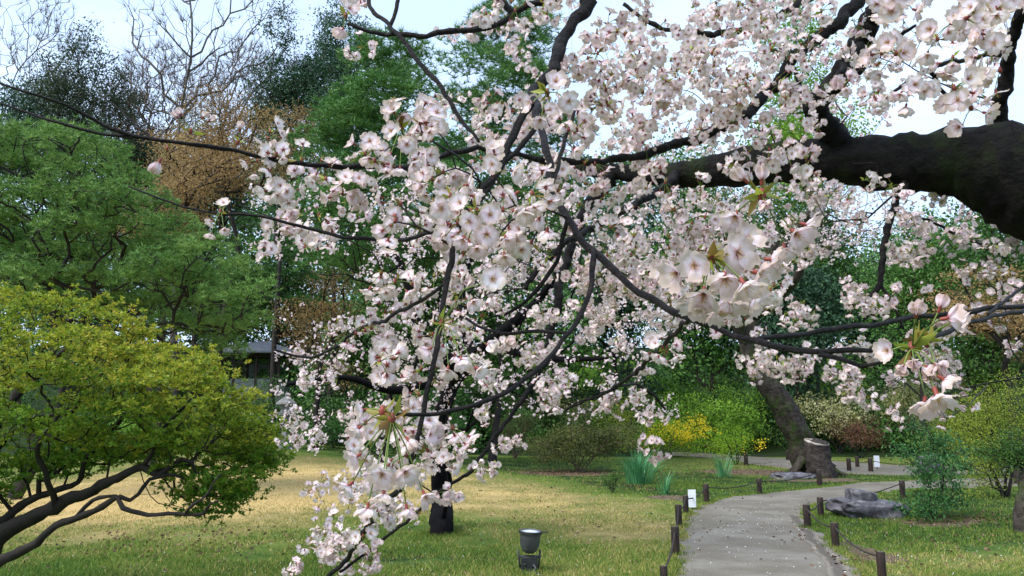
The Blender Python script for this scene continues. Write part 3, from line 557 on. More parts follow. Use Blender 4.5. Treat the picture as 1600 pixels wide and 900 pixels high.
# the wood on the hill top: reads as one mass
fw = []; rgw = np.random.default_rng(90)
for x in np.arange(-52, 56, 5.2):
    for d in (66, 76):
        px = 800+x/d*F; topy = np.interp(px, [-100, 150, 350, 560, 800, 1150, 1300, 1600], [210, 235, 240, 190, 190, 240, 350, 330])+rgw.uniform(-14, 14)
        zt = zpix(topy, d); zb = float(H(x, d))-.5
        fw.append(lobes((x+rgw.uniform(-1, 1), d+rgw.uniform(-1, 1), (zt+zb)/2), (9.5, 7, (zt-zb)*1.35), 170, 12, seed=int(x*7+d+900)))
fw = np.vstack(fw); c = np.repeat(fw, 20, 0)+rgw.normal(size=(len(fw)*20, 3))*.7
mb = MB(); leafcards(c, .42*rgw.uniform(.6, 1.3, len(c)), .26*rgw.uniform(.6, 1.3, len(c)), .3, mb); mb.build('far_wood', M['slope'], smooth=False, kind='stuff', label='dark wood massed along the top of the slope', cat='wood')
# bare trees
def bare(label, px, d, top, wpx, trunk_px, mat, n=420, r=.32, seed=1, tip=.012, bf=.55, bot=200):
    b = PT(trunk_px[0][0], d); root = thing('bare_tree', b, label, 'tree', 'bare trees on the skyline')
    tk = [b]+[P(x, y, d/cp) for x, y in trunk_px]; tk = catmull(np.array(tk), .8); sk = Skel(); sk.add(tk, -1)
    zt, zb = zpix(top, d), zpix(bot, d); rg = np.random.default_rng(seed); q = norm(rg.normal(size=(n, 3)))*rg.uniform(.15, 1, (n, 1))**.45
    wd = wpx/F*d/2; c = np.array([(px-800)/F*d, d, (zt+zb)/2]); tg = c+q*np.array([wd, wd*.8, (zt-zb)/2])
    grow(sk, tg, bf, .7, .10, -.06); r_, kids = radii(sk, tip); r_ = np.where(r_ > tip*1.4, tip+(r_-tip)*(r-tip)/max(r_.max()-tip, 1e-6), r_)
    # fine end twigs
    mb_ = MB(); skel_mesh(sk, r_, kids, mb_, sides=(3, 5, 8)); tips = [i for i in range(len(sk.p)) if not kids[i]]
    tp = np.repeat(sk.p[tips], 10, 0); dr = norm(norm(tp-(c-[0, 0, (zt-zb)*.5]))+rg.normal(size=tp.shape)*.55); ln = rg.uniform(.4, 1.3, len(tp))[:, None]; sd_ = norm(np.cross(dr, rg.normal(size=tp.shape)))*tip*.8
    mb_.add(np.stack([tp-sd_, tp+sd_, tp+dr*ln], 1).reshape(-1, 3), None, np.arange(len(tp)*3).reshape(-1, 3))
    mb_.build('trunk', mat, root); return root
bare('tall bare grey tree standing against the sky, left of the blossom', 290, 42, -90, 300, [(278, 230), (285, 160), (298, 90), (300, 30), (290, -40)], M['bark_grey'], 360, .30, 3, .014, .5)
bare('pale bare tree at the top left corner of the view', 5, 52, -20, 150, [(0, 230), (5, 160)], M['bark_grey'], 330, .2, 4, .016, .5, 170)
bare('brownish bare tree fanning out left of the tall bare tree', 215, 50, 70, 170, [(240, 260), (225, 200)], M['bark_greybrown'], 900, .2, 5, .017, .5, 260)
bare('brownish bare tree right of the tall bare tree', 350, 54, 60, 130, [(345, 260), (350, 190)], M['bark_greybrown'], 800, .2, 6, .017, .5, 240)
bare('low bare tree behind the orange maple', 130, 52, 130, 160, [(140, 280), (130, 220)], M['bark_greybrown'], 600, .18, 8, .015, .5, 270)

# ------------------------------------------------------------------ shrubs
def shrub(name, label, px, basepy, top, wpx, mat, stem='bark_dark', leaf=(.05, .028), ncl=150, per=30, seed=1, spread=.11, group=None, stems=4, depth=.8, r=.03, flowers=None, gap=.0, part2='foliage', cat='shrub', flat=.7, k=9, dz=0):
    g = G(px, basepy); d = g[1]; sc = d/F; w_ = wpx*sc; h_ = (basepy-top)*sc*1.03
    cz = g[2]+h_*(.5+gap*.5)
    root = tree(name, label, cat, g, (g[0], g[1], cz), (w_*1.15, w_*depth*1.1, h_*(1-gap)*1.45), (M[stem], M[mat]), leaf=leaf, ncl=ncl, per=per, k=k, trunk_r=r, tip=.005, spread=spread, seed=seed, group=group, step=.25, flat=flat, part=('stems', part2), stems=stems, up=.5)
    if flowers:
        fm, nf, size, zone = flowers; tg = lobes((g[0]+zone[0]*w_, g[1]-w_*.28, cz+zone[1]*h_), (w_*zone[2], w_*.5, h_*zone[3]), nf, 6, seed=seed+9)
        c = np.repeat(tg, 9, 0)+rng.normal(size=(len(tg)*9, 3))*size*1.3; mb_ = MB(); leafcards(c, size, size*.6, .3, mb_); mb_.build('flowers', M[fm], root, smooth=False, kind='stuff')
    return root
shrub('azalea_bush', 'large twiggy olive bush with brown stems in the middle of the lawn edge', 905, 738, 636, 165, 'brownbush', 'bark_greybrown', (.06, .034), 380, 42, 3, .14, None, 11, r=.028, gap=.0)
shrub('azalea_bush', 'small vase shaped bush with bare lower stems left of the large olive bush', 803, 716, 628, 105, 'brownbush', 'bark_greybrown', (.07, .035), 150, 26, 4, .17, None, 10, r=.035, gap=.15)
shrub('yellow_flower_bush', 'bright yellow green bush with yellow flowers beyond the daffodil leaves', 1045, 716, 636, 190, 'yellowgreen', 'bark_greybrown', (.075, .04), 260, 28, 5, .2, None, 5, flowers=('yellow_flower', 130, .085, (.1, .0, 1.25, .9)))
shrub('green_shrub', 'rounded green shrub with orange tinted tips left of the leaning trunk', 1140, 700, 604, 170, 'light', 'bark_dark', (.10, .055), 220, 28, 6, .26, None, 5)
shrub('green_shrub', 'lower fresh green shrub in front of the side path by the leaning trunk', 1150, 726, 655, 110, 'yellowgreen', 'bark_dark', (.05, .03), 110, 24, 7, .15, None, 5, flowers=('yellow_flower', 12, .07, (.15, -.05, .8, .6)))
shrub('green_shrub', 'olive shrub between the yellow flower bush and the large olive bush', 975, 712, 620, 100, 'willowy', 'bark_dark', (.08, .04), 120, 26, 17, .2, None, 5)
shrub('variegated_shrub', 'cream and green leaved shrub right behind the cut stump', 1310, 708, 612, 170, 'variegated', 'bark_dark', (.12, .06), 210, 18, 8, .22, None, 5, r=.05, gap=.1)
shrub('variegated_shrub', 'pale cream leaved shrub under the near hanging petals', 1425, 708, 592, 180, 'variegated', 'bark_dark', (.12, .06), 260, 20, 9, .26, None, 5, r=.05, gap=.1)
M['redbrown'] = leafmat('red_brown_leaf', [(.05, .02, .014), (.12, .05, .03), (.2, .13, .05)], .25, 1.1, .5, .6)
shrub('red_brown_shrub', 'dark red brown shrub between the cut stump and the far white card', 1345, 716, 650, 90, 'redbrown', 'bark_dark', (.10, .05), 90, 24, 21, .2, None, 5, r=.03)
shrub('nandina_bush', 'dark green feathery bush beside the flat topped rock', 1462, 812, 672, 150, 'nandina', 'bark_dark', (.06, .024), 190, 30, 10, .085, None, 11, r=.012, gap=.0, k=16)
shrub('airy_shrub', 'tall airy yellow green shrub at the right edge', 1572, 778, 575, 165, 'willowy', 'bark_dark', (.045, .02), 330, 34, 11, .17, None, 5, r=.04)
shrub('airy_shrub', 'olive green shrub behind the nandina bush', 1500, 728, 600, 120, 'willowy', 'bark_dark', (.08, .035), 190, 28, 12, .22, None, 5, r=.04)
shrub('green_shrub', 'low bright green bush behind the path end at the right', 1560, 745, 690, 110, 'green', 'bark_dark', (.06, .035), 120, 26, 13, .16)
shrub('green_shrub', 'small dark clump at the near foot of the daffodil leaves', 957, 770, 742, 40, 'green', 'bark_dark', (.035, .022), 60, 16, 14, .05, None, 3, r=.008)
shrub('green_shrub', 'dark low hedge just behind the straw coloured mound', 520, 700, 655, 130, 'slope', 'bark_dark', (.10, .06), 140, 26, 15, .22)
shrub('green_shrub', 'dark green bush behind the black cherry trunk', 660, 712, 610, 170, 'slope', 'bark_dark', (.11, .06), 220, 28, 16, .26)
shrub('green_shrub', 'green bush below the pavilion wall', 400, 690, 600, 150, 'green', 'bark_dark', (.10, .06), 200, 26, 18, .24)
# shrubs massed on the far slope
sl = G(1000, 640); proto = None
spots = []
rgs = np.random.default_rng(31)
for row, d in enumerate((39.5, 42.5, 46, 50, 54.5, 60)):
    for kx in range(11):
        spots.append((-22+kx*4.6+rgs.uniform(-1.2, 1.2)+(row % 2)*2.2, d+rgs.uniform(-1, 1), rgs.uniform(.75, 1.25)))
protos = []
for s_ in range(3):
    b = np.array([spots[s_][0], spots[s_][1], H(spots[s_][0], spots[s_][1])])
    protos.append(tree('slope_shrub', 'dark green rounded shrub in the mass covering the far slope', 'shrub', b, b+[0, 0, 1.0], (5.6, 4.6, 3.4), (M['bark_dark'], M[('slope', 'light', 'green')[s_]]), leaf=(.14, .08), ncl=220, per=26, spread=.3, seed=70+s_, k=12, trunk_r=.05, tip=.01, part=('stems', 'foliage'), group='shrubs massed on the far slope', step=.5, up=.5))
for k, (x, y, s_) in enumerate(spots[3:]):
  if y < 53.5 and abs(x/y+.31) < .07: continue
  copy_tree(protos[int(rgs.choice([0, 0, 1, 2, 2]))], (x, y, float(H(x, y))-.15), rgs.uniform(0, 6.3), s_)

# daffodil leaf clumps
def clump(label, px, py, hpx, wpx, n, seed):
    g = G(px, py); sc = g[1]/F; root = thing('daffodil_clump', g, label, 'plant', 'daffodil leaf clumps'); mb_ = MB(); rg = np.random.default_rng(seed)
    for _ in range(n):
        a = rg.uniform(0, 6.28); rr = rg.uniform(0, wpx*sc*.2); o = np.array([math.cos(a)*rr, math.sin(a)*rr, 0]); hh = hpx*sc*rg.uniform(.6, 1.1); out_ = wpx*sc*rg.uniform(.05, .42); dr = np.array([math.cos(a), math.sin(a), 0])
        t = np.linspace(0, 1, 6)[:, None]; pth = g+o+dr*out_*t**2.0+np.array([0, 0, 1])*hh*(t-.22*t**3*rg.uniform(0, 1.6)); s_ = np.array([-math.sin(a+.5), math.cos(a+.5), 0])*.009*(1-t**3*.9)
        v = np.stack([pth-s_, pth+s_], 1).reshape(-1, 3); mb_.add(v, [(2*i, 2*i+1, 2*i+3, 2*i+2) for i in range(5)])
    mb_.build('leaves', M['blade'], root)
clump('large clump of long blue green daffodil leaves beside the path bed', 1000, 757, 56, 105, 230, 1)
clump('small clump of daffodil leaves nearer the path', 1040, 773, 38, 50, 36, 2)
clump('thin clump of grassy leaves beside the side path', 1130, 745, 42, 60, 50, 3)
# ------------------------------------------------------------------ litter and petals on the ground
def litter(name, label, cat, spots, mat, size, lift=.012):
    mb_ = MB()
    for (px, py, sx, sy, n) in spots:
        g = G(px, py); c = np.stack([g[0]+rng.normal(0, sx, n), g[1]+rng.normal(0, sy, n), np.zeros(n)], 1); c[:, 2] = H(c[:, 0], c[:, 1])+lift+rng.uniform(0, .012, n)
        dd = norm(rng.normal(size=(n, 3))*np.array([1, 1, .25])); leafcards(c, size*rng.uniform(.6, 1.3, n), size*.6*rng.uniform(.6, 1.3, n), 0, mb_, dirs=dd)
    mb_.build(name, mat, smooth=False, label=label, cat=cat, kind='stuff')
litter('fallen_leaves', 'brown fallen leaves scattered under the bushes and on the lawn', 'leaves', [(880, 738, .9, .8, 1500), (1170, 738, 1.6, 1.2, 900), (1120, 728, 1.8, 1.8, 700), (900, 800, 2.2, 2.5, 260), (1480, 812, .7, .5, 420), (1345, 880, .25, .4, 60), (1500, 850, 1.6, 1.3, 300), (250, 850, 1.2, .8, 500), (980, 760, 1., .8, 260), (640, 850, 1.4, 2, 140)], M['litter'], .055)
litter('fallen_petals', 'white fallen petals dotted over the path and grass', 'petals', [(1180, 830, 1.0, 1.8, 300), (1200, 800, 1.5, 3, 260), (800, 840, 3, 3, 320), (600, 840, 2.5, 3, 300), (1480, 870, 2, 2, 200)], M['card'], .016, .014)

# ------------------------------------------------------------------ pavilion
pd = 54.; pg = PT(415, pd); root = thing('garden_pavilion', pg, 'small garden pavilion with a low grey roof half hidden behind the shrub', 'pavilion')
zr, ze, zf = zpix(534, pd), zpix(553, pd), zpix(606, pd); cx = (412-800)/F*pd; cy = pd; hw = 56/F*pd*1.1
mb = MB(); e = [(-hw, -hw*.9), (hw, -hw*.9), (hw, hw*.9), (-hw, hw*.9)]; rings = []
for f, z in ((1, ze-.12), (1, ze), (.72, ze+(zr-ze)*.35), (.35, ze+(zr-ze)*.75), (.12, zr)): rings.append([(cx+a*f, cy+b_*f, z) for a, b_ in e])
v = np.array(rings).reshape(-1, 3); q = [(j*4+i, j*4+(i+1) % 4, (j+1)*4+(i+1) % 4, (j+1)*4+i) for j in range(4) for i in range(4)]+[(16, 17, 18, 19), (3, 2, 1, 0)]
mb.add(v, q); mb.build('roof', M['roof'], root, smooth=False)
for a, b_ in ((-.55, -.5), (.0, -.5), (.55, -.5), (-.55, .5), (.55, .5)):
    mb = MB(); mb.box((cx+a*hw, cy+b_*hw, (ze+zf)/2-.1), (.16, .16, ze-zf), bevel=.01); mb.build('pillar', M['timber'], root, smooth=False)
mb = MB(); mb.box((cx, cy-.5*hw, zf+.28), (hw*1.25, .08, .55)); mb.build('low_wall', M['plaster'], root, smooth=False)
mb = MB(); mb.box((cx, cy+.5*hw, zf+.9), (hw*1.1, .08, 1.7)); mb.build('back_wall', M['plaster'], root, smooth=False)
mb = MB(); mb.box((cx, cy-.5*hw, ze-.25), (hw*1.3, .12, .16)); mb.box((cx-.3*hw, cy-.49*hw, (ze+zf)/2), (.07, .07, ze-zf-.3)); mb.box((cx+.3*hw, cy-.49*hw, (ze+zf)/2), (.07, .07, ze-zf-.3)); mb.build('beam', M['timber'], root, smooth=False)
mb = MB(); mb.box((cx, cy, (pg[2]+zf)/2-.3), (hw*1.5, hw*1.3, max(.5, zf-pg[2]+.6)), bevel=.05); mb.build('base', M['lantern'], root, smooth=False)
# stone lantern beyond the mound
lg = G(444, 700); d = lg[1]; root = thing('stone_lantern', lg, 'grey stone lantern on a stepped base beyond the straw coloured mound', 'lantern'); s_ = d/F*22
def lpart(name, prof, z0):
    m_ = MB(); m_.lathe([(r_*s_, z_*s_) for r_, z_ in prof], lg+np.array([0, 0, z0*s_]), 6); m_.build(name, M['lantern'], root, smooth=False)
lpart('base', [(0, 0), (.75, 0), (.75, .28), (.62, .3), (.62, .6), (.5, .62), (.5, .95), (0, .95)], -.1)
lpart('shaft', [(0, 0), (.28, 0), (.22, .4), (.22, 1.3), (.3, 1.5), (0, 1.5)], .8)
lpart('fire_box', [(0, 0), (.5, .0), (.55, .2), (.38, .22), (.36, .75), (0, .75)], 2.25)
lpart('cap', [(0, -.02), (.75, .0), (.7, .12), (.35, .4), (.1, .55), (.14, .7), (0, .9)], 3.0)

# ------------------------------------------------------------------ posts, ropes, cards
POSTS = {}
def post(key, px, base, top, label, wpx=None):
    g = G(px, base); d = g[1]; hh = (base-top)/F*d*1.0; root = thing('path_post', g, label, 'post', 'low wooden posts along the paths'); rr = max(.038, (wpx or .27*(base-top)+1.5)/F*d/2)
    m_ = MB(); m_.lathe([(rr, -.1), (rr*1.03, 0), (rr*.98, hh*.5), (rr, hh-.012), (rr*.86, hh)], g, 12); m_.build('shaft', M['post'], root)
    m_ = MB(); m_.lathe([(rr*.86, 0), (rr*.4, .003), (0, .004)], g+[0, 0, hh], 12); m_.build('top', M['post_top'], root)
    POSTS[key] = (g, hh, rr, d)
PL = [('a', 1038, 925, 888, 'short dark post at the bottom edge left of the path'), ('b', 1056, 867, 826, 'nearest full height dark post on the left of the path'), ('c', 1061, 823, 791, 'dark post on the left of the path just before the white card'),
      ('d', 1072, 803, 776, 'dark post standing right against the white card'), ('e', 1104, 786, 758, 'brown post just past the white card'), ('f', 1187, 772, 749, 'brown post left of the leaning cherry, on the lawn side of the path'),
      ('g', 1281, 760, 735, 'brown post in front of the cut stump'), ('h', 1379, 908, 866, 'nearest dark post on the right of the path'), ('i', 1306, 856, 820, 'second dark post on the right of the path, above the bare soil'),
      ('j', 1262, 825, 791, 'dark post at the inner bend of the path'), ('k', 1283, 808, 779, 'brown post between the path bend and the rock'), ('l', 1411, 777, 752, 'post half hidden by the nandina leaves beyond the rock'),
      ('m', 1327, 736, 717, 'small post on the far path just right of the stump'), ('n', 1361, 737, 717, 'small post behind the far white card'), ('o', 1166, 727, 709, 'small post by the side path left of the leaning trunk'),
      ('p', 1231, 719, 704, 'small post behind the side path touching the leaning trunk'), ('q', 1340, 730, 714, 'thin far post behind the far path, right of the stump'), ('r', 1439, 738, 721, 'far post seen through the nandina stems'), ('s', 1516, 740, 722, 'far post right of the nandina bush')]
for a in PL: post(a[0], a[1], a[2], a[3], a[4])
def rope(k1, k2, label):
    (g1, h1, r1, _), (g2, h2, r2, _) = POSTS[k1], POSTS[k2]; a = g1+[0, 0, h1*.82]; b_ = g2+[0, 0, h2*.82]; t = np.linspace(0, 1, 14)[:, None]
    pts = a+(b_-a)*t-np.array([0, 0, 1])*(.07*np.sin(np.pi*t)); L_ = np.linalg.norm(b_-a); 
    m_ = MB(); m_.tube(pts, .011, 6); m_.build('rope', M['rope'], origin=g1, label=label, cat='rope', group='ropes strung between the path posts')
for a in [('a', 'b', 'rope at the bottom of the view between the two nearest left posts'), ('b', 'c', 'rope between the nearest full post and the next on the left'), ('c', 'd', 'short rope in front of the white card'), ('d', 'e', 'rope behind the white card'),
          ('e', 'f', 'long sagging rope along the lawn before the leaning cherry'), ('f', 'g', 'rope running to the post in front of the stump'), ('h', 'i', 'rope on the right between the nearest two posts'), ('i', 'j', 'rope over the bare soil at the path bend'),
          ('j', 'k', 'short rope at the inner bend of the path'), ('k', 'l', 'rope passing behind the rock'), ('o', 'p', 'thin rope along the side path left of the leaning trunk'), ('m', 'n', 'thin far rope right of the stump'), ('n', 'r', 'thin far rope behind the nandina leaves'), ('r', 's', 'thin far rope right of the nandina bush')]: rope(*a)
def card(px, base, top, wpx, label):
    g = G(px, base+4); d = g[1]; w_, h_ = wpx/F*d, (base-top)/F*d; z0 = 4/F*d; root = thing('notice_card', g, label, 'notice', 'white notice cards by the path')
    m_ = MB(); m_.box(g+[0, 0, z0+h_/2], (w_, .008, h_), rz=.12); m_.build('card', M['card'], root, smooth=False)
    m_ = MB(); m_.box(g+[0, .018, z0*.5+h_*.25], (.02, .02, z0+h_*.5)); m_.build('stake', M['post'], root, smooth=False)
card(1082, 793, 767, 12, 'white card on the left of the path beside a dark post')
card(1371, 730, 713, 9, 'small white card beside a far post, right of the stump')

# ------------------------------------------------------------------ rocks
def rock(name, label, c, size, seed, mat, cut=None, group=None, sub=5, rough=.25, rz=0, tilt=0):
    import bmesh
    bm = bmesh.new(); bmesh.ops.create_icosphere(bm, subdivisions=sub, radius=1)
    for v in bm.verts:
        p = v.co.copy(); 
        n_ = mnoise.fractal(p*1.1+Vector((seed*3.1, seed, 0)), .9, 2.1, 5)*rough + mnoise.noise(p*5+Vector((seed, 0, 0)))*rough*.12
        p = Vector((math.copysign(abs(p.x)**.75, p.x), math.copysign(abs(p.y)**.75, p.y), math.copysign(abs(p.z)**.7, p.z)))*(1+n_)
        if cut and p.z > cut: p.z = cut+(p.z-cut)*.15
        v.co = Vector((p.x*size[0]/2, p.y*size[1]/2, p.z*size[2]/2))
    bm.verts.ensure_lookup_table()
    v = np.array([v.co for v in bm.verts]); f = np.array([[x.index for x in p.verts] for p in bm.faces]); bm.free()
    cz, sz = math.cos(rz), math.sin(rz); v = np.stack([v[:, 0]*cz-v[:, 1]*sz, v[:, 0]*sz+v[:, 1]*cz, v[:, 2]-v[:, 0]*tilt], 1)
    m_ = MB(); m_.add(v+np.asarray(c), None, f); return m_.build(name, mat, origin=c, label=label, cat='rock', group=group)
g = G(1360, 808); sc = g[1]/F
rock('garden_rock', 'long low grey rock beside the path bend', g+[0, .1, 10*sc], (112*sc, .8, 36*sc), 2, M['stone'], group='rocks by the path', rough=.22, tilt=.10)
rock('garden_rock', 'blocky grey rock resting on top of the low rock', g+[-12*sc, 0, 30*sc], (42*sc, .42, 32*sc), 5, M['stone'], .55, 'rocks by the path', rough=.16, tilt=.15)
g2 = G(1240, 748); sc = g2[1]/F
rock('garden_rock', 'flat pale grey stone at the foot of the leaning trunk', g2+[0, 0, .03], (62*sc, .8, 16*sc), 8, M['stone'], group='rocks by the path', rough=.2)
g2 = G(1452, 742); sc = g2[1]/F
rock('garden_rock', 'small grey rock standing behind the nandina bush', g2+[.1, .2, .2], (34*sc, .5, 40*sc), 9, M['stone'], group='rocks by the path', rough=.25)

# ------------------------------------------------------------------ flood lamp
g = G(827, 894); sc = g[1]/F; root = thing('garden_floodlight', g, 'dark grey garden floodlight on a bracket on the lawn', 'floodlight'); u = sc
tl = np.array([[1, 0, 0], [0, math.cos(-.28), -math.sin(-.28)], [0, math.sin(-.28), math.cos(-.28)]])@np.array([[math.cos(.08), 0, math.sin(.08)], [0, 1, 0], [-math.sin(.08), 0, math.cos(.08)]])
hc = g+[0, 0, 23*u]
tl = np.array([[math.cos(.06), 0, math.sin(.06)], [0, 1, 0], [-math.sin(.06), 0, math.cos(.06)]])@np.array([[1, 0, 0], [0, math.cos(.04), -math.sin(.04)], [0, math.sin(.04), math.cos(.04)]])
m_ = MB(); m_.lathe([(0, 4*u), (6*u, 4.4*u), (11*u, 8*u), (13.5*u, 14*u), (13.8*u, 15*u), (14.8*u, 16*u), (15.6*u, 34*u), (16.2*u, 35*u), (16.2*u, 37*u), (15*u, 37*u), (15*u, 34*u), (0, 34*u)], hc, 28, rot=tl); m_.build('housing', M['lamp_grey'], root)
m_ = MB(); m_.lathe([(15.4*u, 34.5*u), (12*u, 36*u), (6*u, 37.2*u), (0, 37.6*u)], hc, 28, rot=tl); m_.build('lens', M['glass'], root)
m_ = MB(); m_.lathe([(17.4*u, 33*u), (17.9*u, 33*u), (17.9*u, 36.5*u), (17.4*u, 36.5*u)], hc, 28, rot=tl); m_.box(hc+tl@np.array([21*u, 0, 36*u]), (11*u, 8*u, 1*u), bevel=0); m_.build('visor', M['lamp_black'], root, smooth=False)
m_ = MB()
for s_ in (-1, 1): m_.tube([g+[s_*13*u, 0, 3*u], g+[s_*14.5*u, 0, 12*u], g+[s_*16.5*u, -1*u, 32*u]], 1.7*u, 6)
m_.tube([g+[-17*u, 0, 22*u], g+[17*u, 0, 22*u]], 2.2*u, 8); m_.build('bracket', M['lamp_black'], root)
m_ = MB(); m_.box(g+[0, 0, 12*u], (25*u, 16*u, 23*u), bevel=2*u); m_.box(g+[0, 0, 1*u], (34*u, 22*u, 2.5*u), bevel=.8*u); m_.tube([g+[-7*u, -8*u, 12*u], g+[-7*u, -10*u, 12*u]], 2.2*u, 10); m_.tube([g+[5*u, -8*u, 10*u], g+[5*u, -10*u, 10*u]], 1.6*u, 10); m_.build('base_box', M['lamp_black'], root, smooth=False)
m_ = MB(); m_.tube(catmull([g+[6*u, -8*u, 12*u], g+[9*u, -14*u, 7*u], g+[2*u, -16*u, 1.5*u], g+[14*u, -22*u, .8*u], g+[22*u, -50*u, .5*u]], .02), 1.1*u, 6); m_.build('cable', M['lamp_grey'], root)

# ------------------------------------------------------------------ flowers
def petal_grid(nu, nv, L_, W_, elev, cup, curl, roll, seed):
    rg = np.random.default_rng(seed); u = np.linspace(-1, 1, nu); v = np.linspace(0, 1, nv); U, V = np.meshgrid(u, v)
    wprof = np.sin(np.pi*np.clip(V*.80+.07, 0, 1))**.6*(.4+.6*V)**.4; wprof[0] = .16
    x = U*W_*.5*wprof; tipf = V-.11*(1-np.abs(U))*np.where(V > .99, 1, 0)*1.0+.04*rg.normal(size=V.shape)*(V > .3)
    r = L_*tipf*(1-.08*U*U*V)
    e = elev+curl*V; yy_ = r*np.cos(e)+.0008; zz_ = r*np.sin(e)+cup*L_*(U*U)*V*(1-.3*V)+roll*L_*U*V+.038*L_*rg.normal(size=V.shape)*V
    p = np.stack([x, yy_, zz_], -1).reshape(-1, 3)
    i, j = np.meshgrid(np.arange(nv-1), np.arange(nu-1), indexing='ij'); q = np.stack([i*nu+j, i*nu+j+1, (i+1)*nu+j+1, (i+1)*nu+j], -1).reshape(-1, 4)
    return p, q, V.ravel()
def flower_template(lod, openness, seed):
    """flower facing +Z, its back at the origin; materials: 0 petal 2 calyx 3 stamen"""
    rg = np.random.default_rng(seed); m_ = MB(); nu, nv = [(7, 7), (5, 5), (3, 4), (3, 3)][lod]
    elev = R(rg.uniform(8, 22)) if openness > .75 else R(rg.uniform(30, 48)) if openness > .4 else R(rg.uniform(62, 76))
    for k in range(5):
        Lp = .0178*rg.uniform(.9, 1.1); p, q, t = petal_grid(nu, nv, Lp, Lp*rg.uniform(.94, 1.08), elev+rg.normal()*.12, rg.uniform(.04, .15), rg.uniform(-.22, .2) if openness > .4 else rg.uniform(0, .5), rg.normal()*.07, seed*11+k)
        a = 2*np.pi*k/5+rg.normal()*.06; ca, sa = math.cos(a), math.sin(a); p = np.stack([p[:, 0]*ca-p[:, 1]*sa, p[:, 0]*sa+p[:, 1]*ca, p[:, 2]+.0006*(k % 2)], 1)
        m_.add(p, q, None, 0, t)
    kc = 5 if lod else 8
    m_.lathe([(.0013, -.006), (.0020, -.004), (.0019, 0), (.0024, .0008)], k=kc, m=2)
    if lod <= 1:   # sepals behind the petals
        for k in range(5):
            a = 2*np.pi*(k+.5)/5; c, s = math.cos(a), math.sin(a); e_ = elev*.8; b_ = np.array([c, s, 0])
            tip = b_*.007*math.cos(e_)+np.array([0, 0, .007*math.sin(e_)-.001]); sd_ = np.array([-s, c, 0])*.0014
            m_.add([b_*.001-sd_, b_*.001+sd_, tip], None, [(0, 1, 2)], 2)
    ns = (18, 12, 5, 0)[lod]
    for k in range(ns):
        a = rg.uniform(0, 6.28); e_ = rg.uniform(.7, 1.5); d = np.array([math.cos(a)*math.cos(e_), math.sin(a)*math.cos(e_), math.sin(e_)]); l = rg.uniform(.006, .010); w_ = np.array([-math.sin(a), math.cos(a), 0])*(.00022 if lod < 2 else .0005)
        m_.add([-w_, w_, d*l+w_*.7, d*l-w_*.7], [(0, 1, 2, 3)], None, 2 if lod < 2 and k % 3 == 0 else 3)
        if lod < 2: s_ = .0005; m_.add(d*l+np.array([(s_, 0, 0), (0, s_, 0), (-s_, 0, 0), (0, -s_, 0), (0, 0, s_), (0, 0, -s_)]), None, [(0, 1, 4), (1, 2, 4), (2, 3, 4), (3, 0, 4), (1, 0, 5), (2, 1, 5), (3, 2, 5), (0, 3, 5)], 3)
    v = np.vstack(m_.v); v[:, 2] += .006
    q = np.vstack(m_.q); t = np.vstack(m_.t) if m_.t else np.zeros((0, 3), int)
    return v, q, t, np.concatenate(m_.qm), (np.concatenate(m_.tm) if m_.tm else np.zeros(0, int)), np.concatenate(m_.a)
TPL = {}
def tpl(lod, kind):
    if (lod, kind) not in TPL: TPL[(lod, kind)] = [flower_template(lod, {'open': .9, 'bell': .6, 'shut': .2}[kind], 100*lod+i+{'open': 0, 'bell': 30, 'shut': 60}[kind]) for i in range(6 if kind != 'shut' else 2)]
    return TPL[(lod, kind)]
def frames(d):
    d = norm(d); ref = np.where(np.abs(d[:, 2:3]) < .9, np.array([[0, 0, 1.]]), np.array([[1., 0, 0]])); x = norm(np.cross(ref, d)); y = np.cross(d, x)
    a = rng.uniform(0, 6.28, (len(d), 1)); x2 = x*np.cos(a)+y*np.sin(a); y2 = np.cross(d, x2); return np.stack([x2, y2, d], -1)
def put_flowers(m_, pos, dr, size, lod, kinds):
    fr = frames(dr)
    for kind in set(kinds):
        sel = np.where(np.array(kinds) == kind)[0]; T = tpl(lod, kind); ch = rng.integers(0, len(T), len(sel))
        for ti in range(len(T)):
            s_ = sel[ch == ti]
            if not len(s_): continue
            v, q, t, qm, tm, a = T[ti]; nv = len(v); n = len(s_)
            vv = np.einsum('nij,vj->nvi', fr[s_]*size[s_][:, None, None], v)+pos[s_][:, None]
            off = (np.arange(n)*nv)[:, None, None]
            m_.add(vv.reshape(-1, 3), None if not len(q) else (q[None]+off).reshape(-1, 4), (t[None]+off).reshape(-1, 3) if len(t) else None, 0, np.tile(a, n))
            m_.qm[-1 if True else 0][:] = np.tile(qm, n)
            if len(t): m_.tm[-1][:] = np.tile(tm, n)
def pedicels(m_, a, b, r=.0007, mat=1, sag=.25):
    """curved stalks from a to b, three sided"""
    n = len(a); L_ = np.linalg.norm(b-a, axis=1, keepdims=True); mid = (a+b)/2+np.array([0, 0, 1.])*L_*sag*.3
    pts = np.stack([a, mid, b], 1); d = norm(b-a); ref = np.where(np.abs(d[:, 2:3]) < .9, np.array([[0, 0, 1.]]), np.array([[1., 0, 0]])); x = norm(np.cross(ref, d)); y = np.cross(d, x)
    ang = np.array([0, 2.1, 4.2]); ring = (x[:, None]*np.cos(ang)[None, :, None]+y[:, None]*np.sin(ang)[None, :, None]); r = np.broadcast_to(r, (n,))
    v = pts[:, :, None]+ring[:, None]*r[:, None, None, None]; q = []
    for i in range(2):
        for j in range(3): q.append((i*3+j, i*3+(j+1) % 3, (i+1)*3+(j+1) % 3, (i+1)*3+j))
    q = np.array(q)[None]+(np.arange(n)*9)[:, None, None]; m_.add(v.reshape(-1, 3), q.reshape(-1, 4), None, mat)
